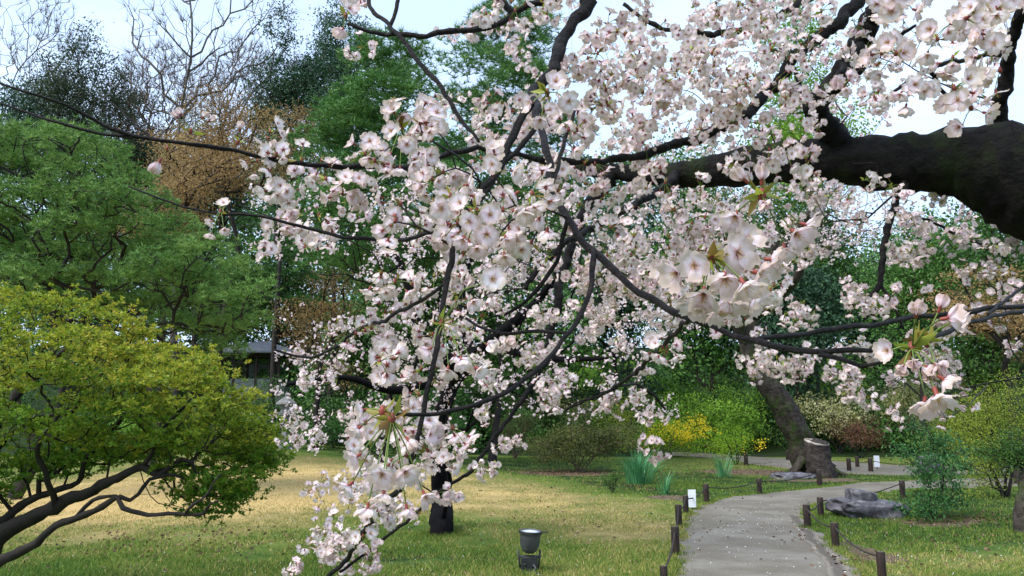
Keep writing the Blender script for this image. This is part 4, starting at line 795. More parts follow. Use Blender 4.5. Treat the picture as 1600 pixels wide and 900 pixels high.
def young(m_, base, dirs, ln, mat=4):
    n = len(base); d = norm(dirs); s_ = norm(np.cross(d, rng.normal(size=(n, 3)))); nn = np.cross(s_, d); ln = np.broadcast_to(ln, (n,))[:, None]; w_ = ln*.17
    v = np.stack([base, base+d*ln*.45+s_*w_+nn*w_*.6, base+d*ln, base+d*ln*.45-s_*w_+nn*w_*.6, base+d*ln*.5], 1).reshape(-1, 3)
    t = np.array([(0, 1, 4), (1, 2, 4), (0, 4, 3), (4, 2, 3)])[None]+(np.arange(n)*5)[:, None, None]; m_.add(v, None, t.reshape(-1, 3), mat)
def clusters(m_, bases, lod, scale=1., per=(3, 6), spread=1., down=.35, plen=(.018, .034), leafp=.85, budp=.10):
    cnt = rng.integers(per[0], per[1], len(bases)); B = np.repeat(bases, cnt, 0); n = len(B)
    axis = norm(rng.normal(size=bases.shape)*np.array([1, 1, .7])-np.array([0, 0, down])); A = np.repeat(axis, cnt, 0)
    d = norm(A*.75*spread+norm(rng.normal(size=(n, 3)))); pl = rng.uniform(*plen, n)[:, None]*scale
    E = B+d*pl; face = norm(d+rng.normal(size=(n, 3))*.35-np.array([0, 0, .15])); sz = rng.uniform(.88, 1.12, n)*scale
    kd = rng.choice(['open', 'bell', 'shut'], n, p=[.62-budp/2, .38-budp/2, budp]); sz = np.where(kd == 'shut', sz*.72, sz)
    put_flowers(m_, E, face, sz, lod, list(kd))
    if lod < 3: pedicels(m_, B, E, .00075*scale if lod < 2 else .0011*scale, np.where(rng.random(1) < .5, 1, 1))
    k = rng.random(len(bases)) < leafp; bb = np.repeat(bases[k], 3, 0)
    if len(bb): young(m_, bb, rng.normal(size=bb.shape)+[0, 0, .3]-np.repeat(axis[k], 3, 0)*.8, rng.uniform(.010, .024, len(bb))*scale)
    if lod < 2:
        for b_ in bases: m_.tube([b_-[0, 0, .003], b_, b_+[0, 0, .006]], [.0025, .0035, .0015], 5, 2)

# ------------------------------------------------------------------ coverage of blossom read from the photograph, 50 pixel cells
COV = ["0000000000"+"3222663345678886548999", "0000000000"+"3122222246778876369995", "0000000003"+"0023225768889874478533", "0000000000"+"0345556878998673242554",
       "0000000003"+"4497576566755721000000", "0000000086"+"6489666655335784320000", "0000004266"+"3487898776687566655540", "0000005366"+"4486998777798773346876",
       "0000000000"+"0474687678899934347555", "0000000000"+"0486876567779925655637", "0000000003"+"4589855566632434444645", "0000000007"+"6579876644100788456534",
       "0000000045"+"4577655665500002645300", "0000000045"+"5787520010200000000000", "0000000000"+"3796520000000000000000", "0000000000"+"7983100000000000000000", "0000000003"+"8820000000000000000000", "0000000005"+"8500000000000000000000"]
RECT = [(0, 0, 1600, 900, 20), (380, 480, 560, 900, 13), (560, 480, 760, 640, 30), (540, 620, 700, 760, 30), (440, 760, 660, 900, 14), (760, 420, 1060, 700, 14), (1060, 480, 1600, 700, 13), (1180, 280, 1600, 480, 14), (860, 0, 1150, 260, 22),
        (1150, 0, 1400, 130, 21), (1400, 0, 1600, 130, 42), (500, 0, 860, 200, 22), (580, 190, 680, 330, 33), (400, 230, 560, 340, 28), (300, 300, 400, 400, 22), (560, 330, 680, 480, 29), (680, 280, 860, 400, 36), (860, 260, 1180, 420, 21),
        (1250, 130, 1600, 250, 17), (540, 150, 580, 230, 16), (700, 640, 860, 760, 13), (400, 100, 560, 150, 18), (400, 340, 560, 420, 24)]
def fpx(x, y):
    s = 20
    for r_ in RECT:
        if r_[0] <= x < r_[2] and r_[1] <= y < r_[3]: s = r_[4]
    return s

# ------------------------------------------------------------------ the near cherry
BRS = 1.0
tb = np.array([3.25, 3.1, float(H(3.25, 3.1))])
near = thing('cherry_tree', tb, 'blossoming cherry with thick black mossy limb reaching in from the right over the whole view', 'tree', 'cherry trees')
def near_skel():
    sk = Skel()
    return sk
sk = near_skel()
def pp(lst):
    """(px, py, depth, diameter in photo pixels) to x,y,z,radius"""
    o = []
    for a in lst: p = P(a[0], a[1], a[2]); o.append((p[0], p[1], p[2], a[3]/2/F*a[2]*BRS))
    return np.array(o)
limb = np.vstack([[tuple(tb-[0, 0, .2])+(.42,), tuple(tb+[0, .02, .35])+(.33,), (3.22, 3.2, 1.3, .28), (3.0, 3.22, 2.1, .26)], pp([(1720, 345, 3.25, 190), (1600, 280, 3.3, 158), (1500, 254, 3.4, 112), (1400, 256, 3.5, 86), (1300, 250, 3.6, 70), (1200, 256, 3.7, 62), (1110, 268, 3.8, 50), (1030, 274, 3.95, 34), (960, 268, 4.15, 24), (890, 262, 4.4, 17), (820, 250, 4.7, 12)])])
lp = catmull(limb, .03); sk.add(lp[:, :3], -1, lp[:, 3])
mb = MB(); mb.tube(lp[:, :3], lp[:, 3], 56, 0, rough=.13); 
root_fl = [(3.25, 3.1)]
for k in range(7):
    a = k*.9; q = [tb+[math.cos(a)*.2, math.sin(a)*.2, .45], tb+[math.cos(a)*.42, math.sin(a)*.42, .1], tb+[math.cos(a)*.75, math.sin(a)*.75, -.08]]; mb.tube(catmull(q, .08), np.linspace(.14, .05, len(catmull(q, .08))), 9, 0, rough=.15)
mb.build('trunk', M['limb'], near)
BR_ = [ # traced branches: photo column, row, depth in metres, width in pixels
 ('near', [(1322, 262, 3.6, 62), (1308, 222, 3.55, 48), (1284, 190, 3.5, 40), (1277, 168, 3.45, 38), (1300, 130, 3.4, 36), (1340, 72, 3.3, 38), (1372, 15, 3.2, 36), (1410, -60, 3.0, 40), (1430, -160, 2.8, 42)]),
 ('near', [(1425, -130, 2.85, 36), (1375, -50, 2.6, 28), (1330, 10, 2.5, 24), (1300, 45, 2.45, 22), (1240, 92, 2.4, 20), (1200, 140, 2.35, 21), (1160, 182, 2.3, 20), (1110, 208, 2.2, 18), (1040, 234, 2.1, 16), (960, 249, 2.0, 13), (890, 251, 1.9, 11), (840, 247, 1.85, 9)]),
 ('near', [(1410, -150, 2.8, 34), (1250, -230, 2.5, 30), (1080, -190, 2.2, 27), (960, -80, 1.95, 24), (915, 5, 1.85, 22), (885, 55, 1.75, 21), (866, 108, 1.65, 20), (848, 138, 1.6, 18)]),
 ('near', [(848, 138, 1.6, 17), (832, 168, 1.5, 15), (800, 222, 1.45, 14), (765, 275, 1.4, 13), (735, 322, 1.35, 12), (708, 375, 1.3, 11), (697, 440, 1.25, 11), (688, 505, 1.2, 11), (676, 580, 1.15, 10), (660, 650, 1.12, 9), (643, 715, 1.1, 6)]),
 ('near', [(858, 150, 1.58, 11), (842, 190, 1.55, 10), (800, 240, 1.5, 10), (765, 285, 1.47, 9), (742, 325, 1.42, 6)]),
 ('near', [(840, 150, 1.55, 13), (843, 185, 1.4, 13), (853, 235, 1.3, 13), (864, 295, 1.22, 13), (893, 350, 1.15, 14), (935, 402, 1.08, 14), (985, 448, 1.0, 12), (1040, 482, .93, 12), (1110, 508, .87, 11), (1170, 530, .82, 11), (1240, 543, .77, 11), (1310, 545, .72, 10), (1366, 546, .68, 8)]),
 ('near', [(1290, 545, .73, 9), (1320, 560, .7, 9), (1350, 571, .68, 8), (1385, 566, .66, 6)]),
 ('near', [(934, 402, 1.08, 11), (926, 440, 1.04, 10), (905, 490, 1.0, 9), (872, 540, .95, 9), (830, 583, .9, 9), (775, 617, .85, 9), (720, 637, .82, 8), (670, 645, .79, 8), (622, 645, .76, 7)]),
 ('near', [(884, 345, 1.17, 9), (876, 390, 1.17, 8), (850, 440, 1.17, 8), (815, 478, 1.18, 7), (790, 492, 1.2, 5)]),
 ('near', [(890, 510, .98, 6), (840, 517, 1.0, 6), (785, 519, 1.02, 6), (745, 508, 1.04, 5), (728, 498, 1.05, 5)]),
 ('near', [(865, 300, 1.22, 8), (876, 240, 1.3, 7), (888, 205, 1.35, 7), (900, 170, 1.38, 5)]),
 ('near', [(905, 185, 1.36, 5), (892, 195, 1.36, 5), (885, 215, 1.34, 5)]),
 ('near', [(960, -80, 1.95, 20), (880, -10, 2.0, 14), (840, 5, 2.0, 12), (790, 30, 2.0, 11), (735, 47, 1.95, 11), (680, 54, 1.9, 10), (620, 54, 1.9, 8), (580, 50, 1.9, 7), (545, 38, 1.9, 5)]),
 ('near', [(700, -90, 2.2, 12), (640, -50, 2.1, 10), (575, -5, 2.0, 8), (612, 42, 1.9, 8), (648, 84, 1.85, 9), (682, 130, 1.8, 9), (715, 178, 1.75, 8), (748, 222, 1.7, 5)]),
 ('near', [(612, 42, 1.9, 8), (618, 15, 1.92, 7), (622, -30, 1.95, 8)]),
 ('near', [(895, 251, 1.9, 9), (845, 250, 1.87, 9), (800, 238, 1.85, 9), (745, 230, 1.8, 9), (700, 240, 1.75, 11), (650, 258, 1.7, 12), (600, 260, 1.65, 11), (540, 259, 1.6, 10), (470, 255, 1.55, 9), (400, 241, 1.5, 8), (340, 233, 1.47, 8), (280, 222, 1.42, 7), (210, 209, 1.4, 7), (150, 188, 1.38, 6), (100, 165, 1.35, 5), (40, 143, 1.32, 5), (-40, 118, 1.3, 4)]),
 ('near', [(212, 210, 1.4, 6), (150, 206, 1.4, 5), (80, 190, 1.38, 5), (30, 172, 1.38, 4), (-30, 155, 1.38, 4)]),
 ('near', [(238, 213, 1.41, 3), (205, 188, 1.42, 3), (180, 165, 1.43, 2.5), (155, 149, 1.44, 2.5)]),
 ('near', [(740, 330, 1.35, 5), (700, 352, 1.45, 6), (640, 372, 1.55, 7), (590, 375, 1.6, 7), (540, 372, 1.62, 7), (480, 358, 1.62, 6), (430, 341, 1.6, 5), (370, 335, 1.6, 5), (310, 328, 1.6, 4), (255, 312, 1.6, 3.5), (200, 291, 1.6, 3)]),
 ('near', [(470, 356, 1.62, 4), (430, 342, 1.64, 3), (375, 320, 1.65, 2.5)]),
 ('near', [(1425, -130, 2.85, 18), (1320, -60, 2.7, 15), (1262, 0, 2.6, 12), (1215, 22, 2.5, 10), (1165, 44, 2.45, 11), (1115, 53, 2.4, 11), (1070, 50, 2.4, 9), (1020, 38, 2.4, 8), (975, 5, 2.4, 7)]),
 ('near', [(1100, 53, 2.42, 18), (1099, 75, 2.42, 18), (1097, 92, 2.42, 14)]),
 ('near', [(1620, 250, 3.3, 60), (1585, 212, 3.35, 34), (1562, 195, 3.4, 27), (1566, 150, 3.35, 26), (1574, 90, 3.3, 23), (1592, 30, 3.2, 22), (1620, -60, 3.1, 22)]),
 ('near', [(1566, 88, 3.3, 9), (1520, 92, 3.25, 8), (1460, 104, 3.2, 7), (1410, 135, 3.2, 6), (1370, 165, 3.2, 4)]),
 ('near', [(1452, 106, 3.2, 8), (1468, 135, 3.25, 8), (1488, 164, 3.3, 6)]),
 ('near', [(1425, 268, 3.5, 16), (1408, 300, 3.35, 13), (1393, 345, 3.25, 12), (1382, 385, 3.2, 11), (1378, 425, 3.15, 10), (1366, 460, 3.1, 9), (1350, 500, 3.05, 6)]),
 ('near', [(1372, 445, 3.13, 6), (1395, 475, 3.1, 5), (1412, 515, 3.1, 4)]),
 ('near', [(1396, 330, 3.28, 6), (1450, 345, 3.3, 5), (1500, 368, 3.4, 5), (1545, 385, 3.5, 4)]),
 ('near', [(1660, 470, 1.1, 9), (1600, 487, 1.0, 8), (1540, 495, .9, 8), (1490, 514, .82, 8), (1450, 530, .76, 8), (1428, 540, .72, 7)]),
 ('near', [(1620, 440, 1.2, 6), (1575, 465, 1.1, 6), (1545, 492, .95, 6)]),
 ('near', [(1345, 66, 3.3, 18), (1310, 120, 2.9, 10), (1262, 155, 2.9, 8), (1235, 105, 2.9, 8), (1200, 75, 2.9, 6)]),
 ('near', [(1345, 110, 3.3, 13), (1365, 80, 3.25, 12), (1400, 60, 3.2, 8), (1430, 40, 3.1, 5)]),
 ('near', [(1060, 268, 3.9, 22), (1035, 295, 3.6, 15), (1000, 315, 3.3, 13), (950, 345, 3.0, 13), (905, 365, 2.8, 12), (860, 400, 2.7, 10), (820, 450, 2.6, 9)]),
 ('near', [(1130, 505, .86, 7), (1088, 490, 1.2, 8), (1030, 545, 1.9, 8), (990, 585, 2.4, 7), (940, 615, 2.7, 6), (885, 640, 2.9, 4)]),
 ('near', [(960, 265, 4.15, 24), (915, 330, 4.0, 18), (880, 420, 3.8, 16), (868, 480, 3.7, 15), (850, 560, 3.6, 11), (812, 630, 3.5, 8), (770, 690, 3.4, 7), (735, 735, 3.3, 7), (700, 760, 3.2, 6), (650, 800, 3.1, 6), (590, 850, 3.0, 5), (530, 895, 2.9, 5)]),
 ('near', [(680, 600, 1.15, 8), (650, 700, 1.4, 9), (620, 770, 1.7, 10), (580, 815, 1.9, 11), (548, 860, 2.1, 9), (505, 915, 2.2, 8)]),
 ('near', [(700, 440, 1.25, 6), (655, 470, 1.4, 7), (600, 500, 1.6, 7), (560, 515, 1.8, 6), (520, 545, 1.9, 5), (480, 560, 2.0, 5), (430, 545, 2.0, 4)]),
 ('near', [(960, 590, 2.6, 6), (1005, 605, 2.8, 5), (1040, 640, 2.9, 4)]),
]
parts = 0
BRS = .84
for kind, lst in BR_:
    a = pp(lst)
    # join to the nearest wood already there, judged along the view so that forks meet
    cx_ = (sk.p-[0, 0, CAMZ]); dd = cx_@np.array([0, cp, sp_]); d0 = lst[0][2]
    j = int(np.argmin(np.linalg.norm(sk.p-a[0, :3], axis=1))); gap = np.linalg.norm(sk.p[j]-a[0, :3])
    if gap < .9:
        fst = sk.p[j]; rj = min(a[0, 3], (sk.rad[j] or .01))
        a = np.vstack([[*fst, rj], a]) if gap > .04 else np.vstack([[*fst, a[0, 3]], a[1:]])
    q = catmull(a, .014); q[:, 3] = np.maximum(q[:, 3], .0008)
    jit = np.array([[mnoise.noise(Vector(p[:3])*11+Vector((k_*3, 0, 0)))+.6*mnoise.noise(Vector(p[:3])*31+Vector((k_*5, 1, 0))) for k_ in range(3)] for p in q]); q[:, :3] += jit*np.minimum(.016, 1.3*q[:, 3:4]+.001)
    q[:, 3] *= np.array([1+.28*max(0, mnoise.noise(Vector(p[:3])*38))+.12*mnoise.noise(Vector(p[:3])*14) for p in q])
    sk.add(q[:, :3], j if gap < .9 else -1, q[:, 3])
    mb = MB(); thick = q[:, 3].max() > .02; mb.tube(q[:, :3], q[:, 3]*1., 18 if thick else 9, 0, rough=.20 if thick else .12)
    mb.build('branch', M['bark_near'] if thick else M['bark_branch'], near); parts += 1

# blossom clusters by cell
tg_mid, sz_mid = [], []; tg_near, sz_near = [], []
bud = []
for r_ in range(18):
    for c_ in range(32):
        cv = int(COV[r_][c_])/10
        if cv <= 0: continue
        x0, y0 = c_*50, r_*50; s0 = fpx(x0+25, y0+25); sf = min(s0, 34) if not (x0 >= 1400 and y0 < 130) else 36
        nc_ = 4 if sf < 20 else 2
        n_ = -math.log(1-min(cv*.95, .93))*2500/(.62*sf*sf)/4.0*(.6+1.25*cv)/nc_
        n_ = int(n_)+(rng.random() < n_-int(n_))
        for _ in range(n_):
            px, py = x0+rng.uniform(-6, 56), y0+rng.uniform(-6, 56)-4; s_ = sf*rng.uniform(.75, 1.15)
            d = 43.5/s_*1.0; c0 = P(px, py, d)
            for _k in range(nc_): tg_mid.append(c0+rng.normal(size=3)*(.034 if nc_ == 4 else .022)*np.array([1, 1, .7])); sz_mid.append(s_)
# the veil of smaller flowers further back in the same tree
for (r0_, r1_, c0_, c1_) in ((0, 5, 14, 29), (5, 9, 12, 32)):
    for r_ in range(r0_, r1_):
        for c_ in range(c0_, c1_):
            cv = int(COV[r_][c_])/10
            for _ in range(int(cv*(2.6 if r_ < 5 else 1.0)+rng.random())):
                c0 = P(c_*50+rng.uniform(-5, 55), r_*50+rng.uniform(-5, 50), rng.uniform(3.4, 4.6))
                for _k in range(2): tg_mid.append(c0+rng.normal(size=3)*.04); sz_mid.append(11)
tg_mid = np.array(tg_mid); sz_mid = np.array(sz_mid)
tips = grow(sk, tg_mid, .22, .035, .16, -.03, wmax=.03)
ex = []
for r_ in range(18):
    for c_ in range(9, 32):
        if int(COV[r_][c_]) >= 2:
            for _ in range(rng.integers(1, 4)): ex.append(P(c_*50+rng.uniform(0, 50), r_*50+rng.uniform(0, 50), 43.5/min(34, fpx(c_*50+25, r_*50+25))*rng.uniform(.95, 1.5)))
grow(sk, np.array(ex), .3, .03, .16, 0., maxd=.3)
rr, kids = radii(sk, .0013, .45, .0055)
mb = MB(); skel_mesh(sk, rr, kids, mb, skipfixed=True, sides=(4, 6, 8), thr=(.0025, .006)); mb.build('twigs', M['bark_twig'], near, kind='stuff')
# spurs straight on the traced branches, so the wood is flowered where the photograph shows it
spur = []
for i in range(len(sk.p)):
    if sk.rad[i] is None or sk.rad[i] > .022: continue
    p = sk.p[i]; dd_ = depth_of(p)
    if dd_ < 1.3: continue
    right = p[0]; px = 800+F*right/dd_; py = 450-F*((p[2]-CAMZ)*cp-p[1]*sp_)/dd_
    if not (0 <= px < 1600 and 0 <= py < 900): continue
    cv = int(COV[int(py//50)][int(px//50)])/10
    if rng.random() < .07*cv*min(1, cv/.5): spur.append(p+rng.normal(size=3)*.012-np.array([0, .012, .012])+0)
spur = np.array(spur)
is_near = sz_mid > 30
order = np.argsort(-sz_mid); nearest = order[:60]; mask = np.zeros(len(sz_mid), bool); mask[nearest] = True; mask &= is_near
for b_ in tg_mid[mask]:
    mb = MB(); clusters(mb, b_[None], 0, 1., (4, 6), budp=.06); mb.build('flower_cluster', BL, near)
mb = MB(); sel = ~mask & (sz_mid > 19); clusters(mb, np.vstack([tg_mid[sel], spur]), 1, 1., (4, 6)); mb.build('blossom', BL, near, kind='stuff')
mb = MB(); sel = ~mask & (sz_mid <= 19); clusters(mb, tg_mid[sel], 2, 1.04, (4, 7)); mb.build('far_blossom', BL, near, kind='stuff')

# close clusters placed as in the photograph: flowers hang from one spur
def hero(base, flowers, leaves=6, buds=()):
    """base (px,py,d); flowers (px,py,d,diameter px,face dx,dy,dz towards viewer) ; buds the same without facing"""
    B = P(*base); cl = MB(); m0 = MB(); fl = []
    m0.tube([B+[0, 0, .006], B, B-[0, 0, .006]], [.002, .0042, .002], 7, 2)
    young(m0, np.repeat(B[None], leaves, 0), rng.normal(size=(leaves, 3))+[0, -.3, .35], rng.uniform(.014, .028, leaves))
    ends = []
    for (px, py, d, s_, fx, fy, fz) in flowers:
        E = P(px, py, d); sc = s_/F*d/.036*.86; dr = np.array([fx, -fz*cp-fy*sp_*0, -fy]); dr = norm(dr[None])[0]
        back = E-dr*.004*sc; ends.append(back)
        kd = 'open' if fz > .55 else 'bell'
        f_ = MB(); put_flowers(f_, back[None], dr[None], np.array([sc]), 0, [kd]); fl.append(f_)
    if ends: pedicels(m0, np.repeat(B[None], len(ends), 0), np.array(ends), .0008)
    be = []
    for (px, py, d, s_) in buds:
        E = P(px, py, d); sc = s_/F*d/.018; dr = norm((E-B)[None]); be.append(E-dr[0]*.008*sc); f_ = MB(); put_flowers(f_, be[-1][None], dr, np.array([sc*.9]), 0, ['shut']); f_.bud = True; fl.append(f_)
    if be: pedicels(m0, np.repeat(B[None], len(be), 0), np.array(be), .0008)
    c = m0.build('flower_cluster', BL, near)
    for f_ in fl: o = f_.build('bud' if getattr(f_, 'bud', False) else 'flower', BL, None, origin=None); o.parent = c
# big white clusters right of centre
hero((1112, 402, .66), [(1060, 425, .66, 74, -.6, .3, .4), (1100, 455, .65, 84, -.2, .8, .35), (1140, 462, .66, 82, .1, .8, .45), (1180, 425, .66, 84, .6, .4, .5), (1150, 395, .65, 80, .2, .2, .9), (1132, 430, .63, 80, -.1, .7, .5), (1160, 440, .62, 82, .3, .8, .4), (1090, 470, .66, 74, -.4, .9, .3), (1120, 480, .67, 70, 0, 1, .2), (1200, 405, .66, 66, .9, .1, .3), (1165, 375, .67, 66, .3, -.2, .7), (1085, 415, .64, 66, -.3, .2, .8), (1178, 462, .67, 72, .4, .9, .2), (1040, 418, .68, 60, -.9, .2, .2)], 9)
hero((1190, 305, .68), [(1150, 335, .68, 68, -.35, .8, .35), (1240, 362, .68, 72, .4, .6, .5), (1255, 350, .70, 64, .8, .3, .3), (1225, 385, .69, 58, .1, .9, .2)], 8, [(1190, 278, .68, 26), (1160, 278, .68, 28), (1195, 318, .66, 26)])
# cluster at the right tip
hero((1425, 545, .66), [(1462, 612, .60, 84, .1, .9, .3), (1476, 498, .62, 70, .8, -.1, .4), (1388, 548, .64, 52, -.8, .1, .5), (1445, 625, .62, 66, -.3, .9, .2)], 8, [(1432, 488, .63, 30), (1450, 578, .62, 34), (1466, 572, .61, 32), (1428, 566, .62, 28), (1410, 575, .63, 26)])
hero((1448, 532, .70), [(1492, 505, .68, 60, .7, .2, .3), (1470, 590, .60, 60, .7, .5, .2)], 6, [(1470, 478, .70, 26)])
# cluster at the left tip of the low curved branch
hero((612, 655, .74), [(598, 738, .70, 62, -.1, .5, .8), (560, 712, .72, 58, -.6, .5, .5), (632, 735, .71, 60, .4, .6, .6), (600, 768, .70, 60, 0, .9, .35), (662, 770, .73, 54, .4, .7, .3), (548, 756, .74, 56, -.6, .6, .2), (575, 790, .72, 56, -.1, 1, .1), (635, 792, .74, 52, .2, .9, .2)], 9, [(640, 690, .73, 24)])
hero((598, 643, .75), [(570, 640, .76, 48, -.9, .2, .2), (562, 668, .75, 46, -.6, .6, .3)], 5)
hero((690, 505, 1.1), [(770, 437, .86, 52, .05, .05, 1.), (738, 470, .98, 44, .3, .6, .5), (720, 560, .95, 46, .2, .7, .5), (745, 575, .95, 46, .6, .5, .3), (700, 575, .95, 46, -.1, .9, .3), (672, 545, .98, 48, -.6, .5, .4)], 8, [(765, 540, .98, 26)])
hero((745, 330, 1.08), [(735, 345, 1.0, 46, -.4, .5, .7), (765, 335, 1.0, 44, .2, .2, .9), (760, 365, 1.0, 48, .1, .5, .7), (725, 372, 1.0, 46, -.3, .8, .4), (790, 370, 1.02, 44, .4, .7, .3), (745, 385, 1.0, 46, 0, .9, .3), (700, 350, 1.02, 44, -.9, .3, .3), (720, 318, 1.02, 42, -.3, -.1, .9)], 6)
hero((855, 145, 1.08), [(868, 128, 1.0, 46, .05, -.1, 1.), (888, 158, 1.0, 44, .25, .4, .8), (830, 160, 1.02, 42, -.7, .3, .4), (845, 185, 1.02, 40, -.2, .9, .3)], 6)
hero((628, 200, 1.25), [(612, 205, 1.2, 38, -.3, .1, .9), (635, 225, 1.2, 38, .3, .5, .7), (610, 240, 1.2, 36, -.4, .8, .3), (645, 255, 1.2, 36, .5, .7, .3), (625, 262, 1.2, 38, 0, 1, .2)], 5)
# buds on the long bare branch at the left
hero((298, 205, 1.43), [], 3, [(282, 177, 1.43, 14), (318, 182, 1.43, 14), (329, 188, 1.43, 15), (276, 182, 1.43, 12)])
hero((372, 222, 1.48), [], 2, [(375, 200, 1.48, 15)])
hero((262, 232, 1.43), [], 4, [(247, 256, 1.42, 24)])
hero((432, 242, 1.52), [(440, 248, 1.5, 22, .5, .5, .4)], 4, [(428, 229, 1.5, 15)])
hero((345, 330, 1.55), [(350, 318, 1.5, 26, 0, -.4, .8), (332, 345, 1.5, 26, -.5, .5, .5), (330, 365, 1.5, 25, -.1, .9, .3), (350, 358, 1.5, 26, .5, .6, .5)], 3)
hero((540, 25, 1.35), [(545, 15, 1.3, 40, .5, -.3, .6), (535, 45, 1.3, 38, -.3, .8, .4)], 4)

BRS = 1.0
# ------------------------------------------------------------------ the black cherry on the lawn
g = G(690, 836); d0 = g[1]; blk = thing('cherry_tree', g, 'smaller blossoming cherry with a straight black trunk standing on the lawn', 'tree', 'cherry trees')
sk2 = Skel(); q = catmull(np.vstack([np.append(g-[0, 0, .15], 22/F*d0), np.append(g+[0, 0, .02], 19/F*d0), np.append(g+[0, 0, .13], 17/F*d0), *[np.append(P(a, b_, d0/cp*1.0), w_/2/F*d0) for a, b_, w_ in ((690, 790, 32), (687, 740, 27), (684, 700, 25), (690, 650, 24), (705, 600, 22))]]), .12)
sk2.add(q[:, :3], -1, q[:, 3]); m_ = MB(); m_.tube(q[:, :3], q[:, 3], 18, rough=.16); 
for lst in ([(705, 600, 11, 28), (760, 540, 10.6, 20), (840, 470, 10.2, 14), (900, 380, 9.9, 9)], [(705, 600, 11, 26), (660, 530, 11.3, 18), (640, 450, 11.5, 13), (600, 370, 11.6, 9)], [(690, 650, 11, 20), (620, 610, 10.4, 13), (540, 590, 10, 9), (450, 600, 9.8, 6)], [(730, 570, 10.8, 16), (720, 470, 11.6, 12), (740, 380, 12, 8)], [(760, 545, 10.6, 13), (860, 560, 9.8, 10), (950, 560, 9.3, 6)]):
    a = pp(lst); j = int(np.argmin(np.linalg.norm(sk2.p-a[0, :3], axis=1))); a[0, :3] = sk2.p[j]; q = catmull(a, .12); sk2.add(q[:, :3], j, q[:, 3]); m_.tube(q[:, :3], q[:, 3], 10, rough=.12)
m_.build('trunk', M['bark_black'], blk)
tg2 = []
for r_ in range(6, 15):
    for c_ in range(8, 22):
        cv = int(COV[r_][c_])/10
        if cv <= 0 or (r_ > 12 and c_ > 13): continue
        n_ = int(cv*11)
        for _ in range(n_): tg2.append(P(c_*50+rng.uniform(-8, 58), r_*50+rng.uniform(-8, 50), rng.uniform(8.8, 12)))
tg2 = np.array(tg2); tg2 = tg2[tg2[:, 2] > 1.0]
grow(sk2, tg2, .3, .3, .12, -.02); r2, kids2 = radii(sk2, .004, .42, .05); m_ = MB(); skel_mesh(sk2, r2, kids2, m_, skipfixed=True, sides=(3, 5, 8)); m_.build('branches', M['bark_black'], blk)
bb = np.repeat(tg2, 3, 0)+rng.normal(size=(len(tg2)*3, 3))*.07; m_ = MB(); clusters(m_, bb, 3, 1.25, (4, 6), plen=(.02, .05), leafp=.5); m_.build('crown', BL, blk, kind='stuff')

# ------------------------------------------------------------------ leaning cherry with the cut stump
g = G(1272, 742); d0 = g[1]; lean = thing('cherry_tree', g, 'old leaning cherry with mossy trunk beside the far path bend', 'tree', 'cherry trees')
def pg_(lst, d): return np.vstack([np.append(P(a, b_, dd/cp), w_/2/F*dd) for a, b_, w_, dd in [(x[0], x[1], x[2], d+(x[3] if len(x) > 3 else 0)) for x in lst]])
q = catmull(np.vstack([np.append(g-[.1, 0, .3], 44/F*d0), pg_([(1262, 738, 66), (1256, 715, 52), (1246, 680, 48), (1226, 640, 46), (1202, 605, 42), (1180, 575, 38, .2), (1168, 540, 34, .4), (1172, 500, 34, .6), (1184, 460, 32, .8), (1200, 420, 30, 1.), (1208, 380, 24, 1.)], d0)]), .2)
sk3 = Skel(); sk3.add(q[:, :3], -1, q[:, 3]); m_ = MB(); m_.tube(q[:, :3], q[:, 3]*.8, 34, rough=.24)
for k in range(8):
    a = k*.8+.2; e = [g+[math.cos(a)*.3, math.sin(a)*.3, .5], g+[math.cos(a)*.65, math.sin(a)*.6, .12], g+[math.cos(a)*1.2, math.sin(a)*1.0, -.08]]; e = catmull(e, .1); m_.tube(e, np.linspace(.13, .04, len(e)), 8, rough=.2)
for lst in ([(1168, 545, 24, .4), (1150, 490, 22, 0), (1120, 430, 17, -1), (1080, 370, 11, -1.5)], [(1184, 462, 22, .8), (1150, 400, 18, 1.5), (1140, 340, 12, 2)], [(1200, 420, 18, 1), (1250, 350, 14, .5), (1300, 300, 9, 0)], [(1176, 500, 18, .6), (1240, 440, 13, -1), (1262, 380, 11, -1.6), (1280, 310, 8, -2)]):
    a = pg_(lst, d0); j = int(np.argmin(np.linalg.norm(sk3.p-a[0, :3], axis=1))); a[0, :3] = sk3.p[j]; e = catmull(a, .2); sk3.add(e[:, :3], j, e[:, 3]); m_.tube(e[:, :3], e[:, 3], 10, rough=.15)
m_.build('trunk', M['lean_bark'], lean)
tg3 = np.array([P(rng.uniform(1040, 1420), rng.uniform(240, 400), d0+rng.uniform(-3, 3.5)) for _ in range(300)])
grow(sk3, tg3, .35, .4, .12); r3, kids3 = radii(sk3, .008, .42, .08); m_ = MB(); skel_mesh(sk3, r3, kids3, m_, skipfixed=True, sides=(3, 5, 8)); m_.build('branches', M['bark_dark'], lean)
bb = np.repeat(tg3, 3, 0)+rng.normal(size=(len(tg3)*3, 3))*.16; m_ = MB(); clusters(m_, bb, 3, 2.2, (3, 6), leafp=.4); m_.build('crown', BL, lean, kind='stuff')
st = G(1283, 746); sc = st[1]/F; top = st+[-4*sc, 0, 52*sc]; m_ = MB()
m_.tube(catmull([st-[0, 0, .3], st+[.02, 0, .1], st+[-2*sc, 0, 25*sc], top], .08), np.interp(np.arange(len(catmull([st-[0, 0, .3], st+[.02, 0, .1], st+[-2*sc, 0, 25*sc], top], .08))), [0, 4, 9, 16], [25*sc, 21*sc, 18*sc, 17.5*sc]), 26, rough=.24); m_.build('stump', M['stump_bark'], lean, label='dark cut stump with a pale sawn top')
o_ = lean.children[-1]
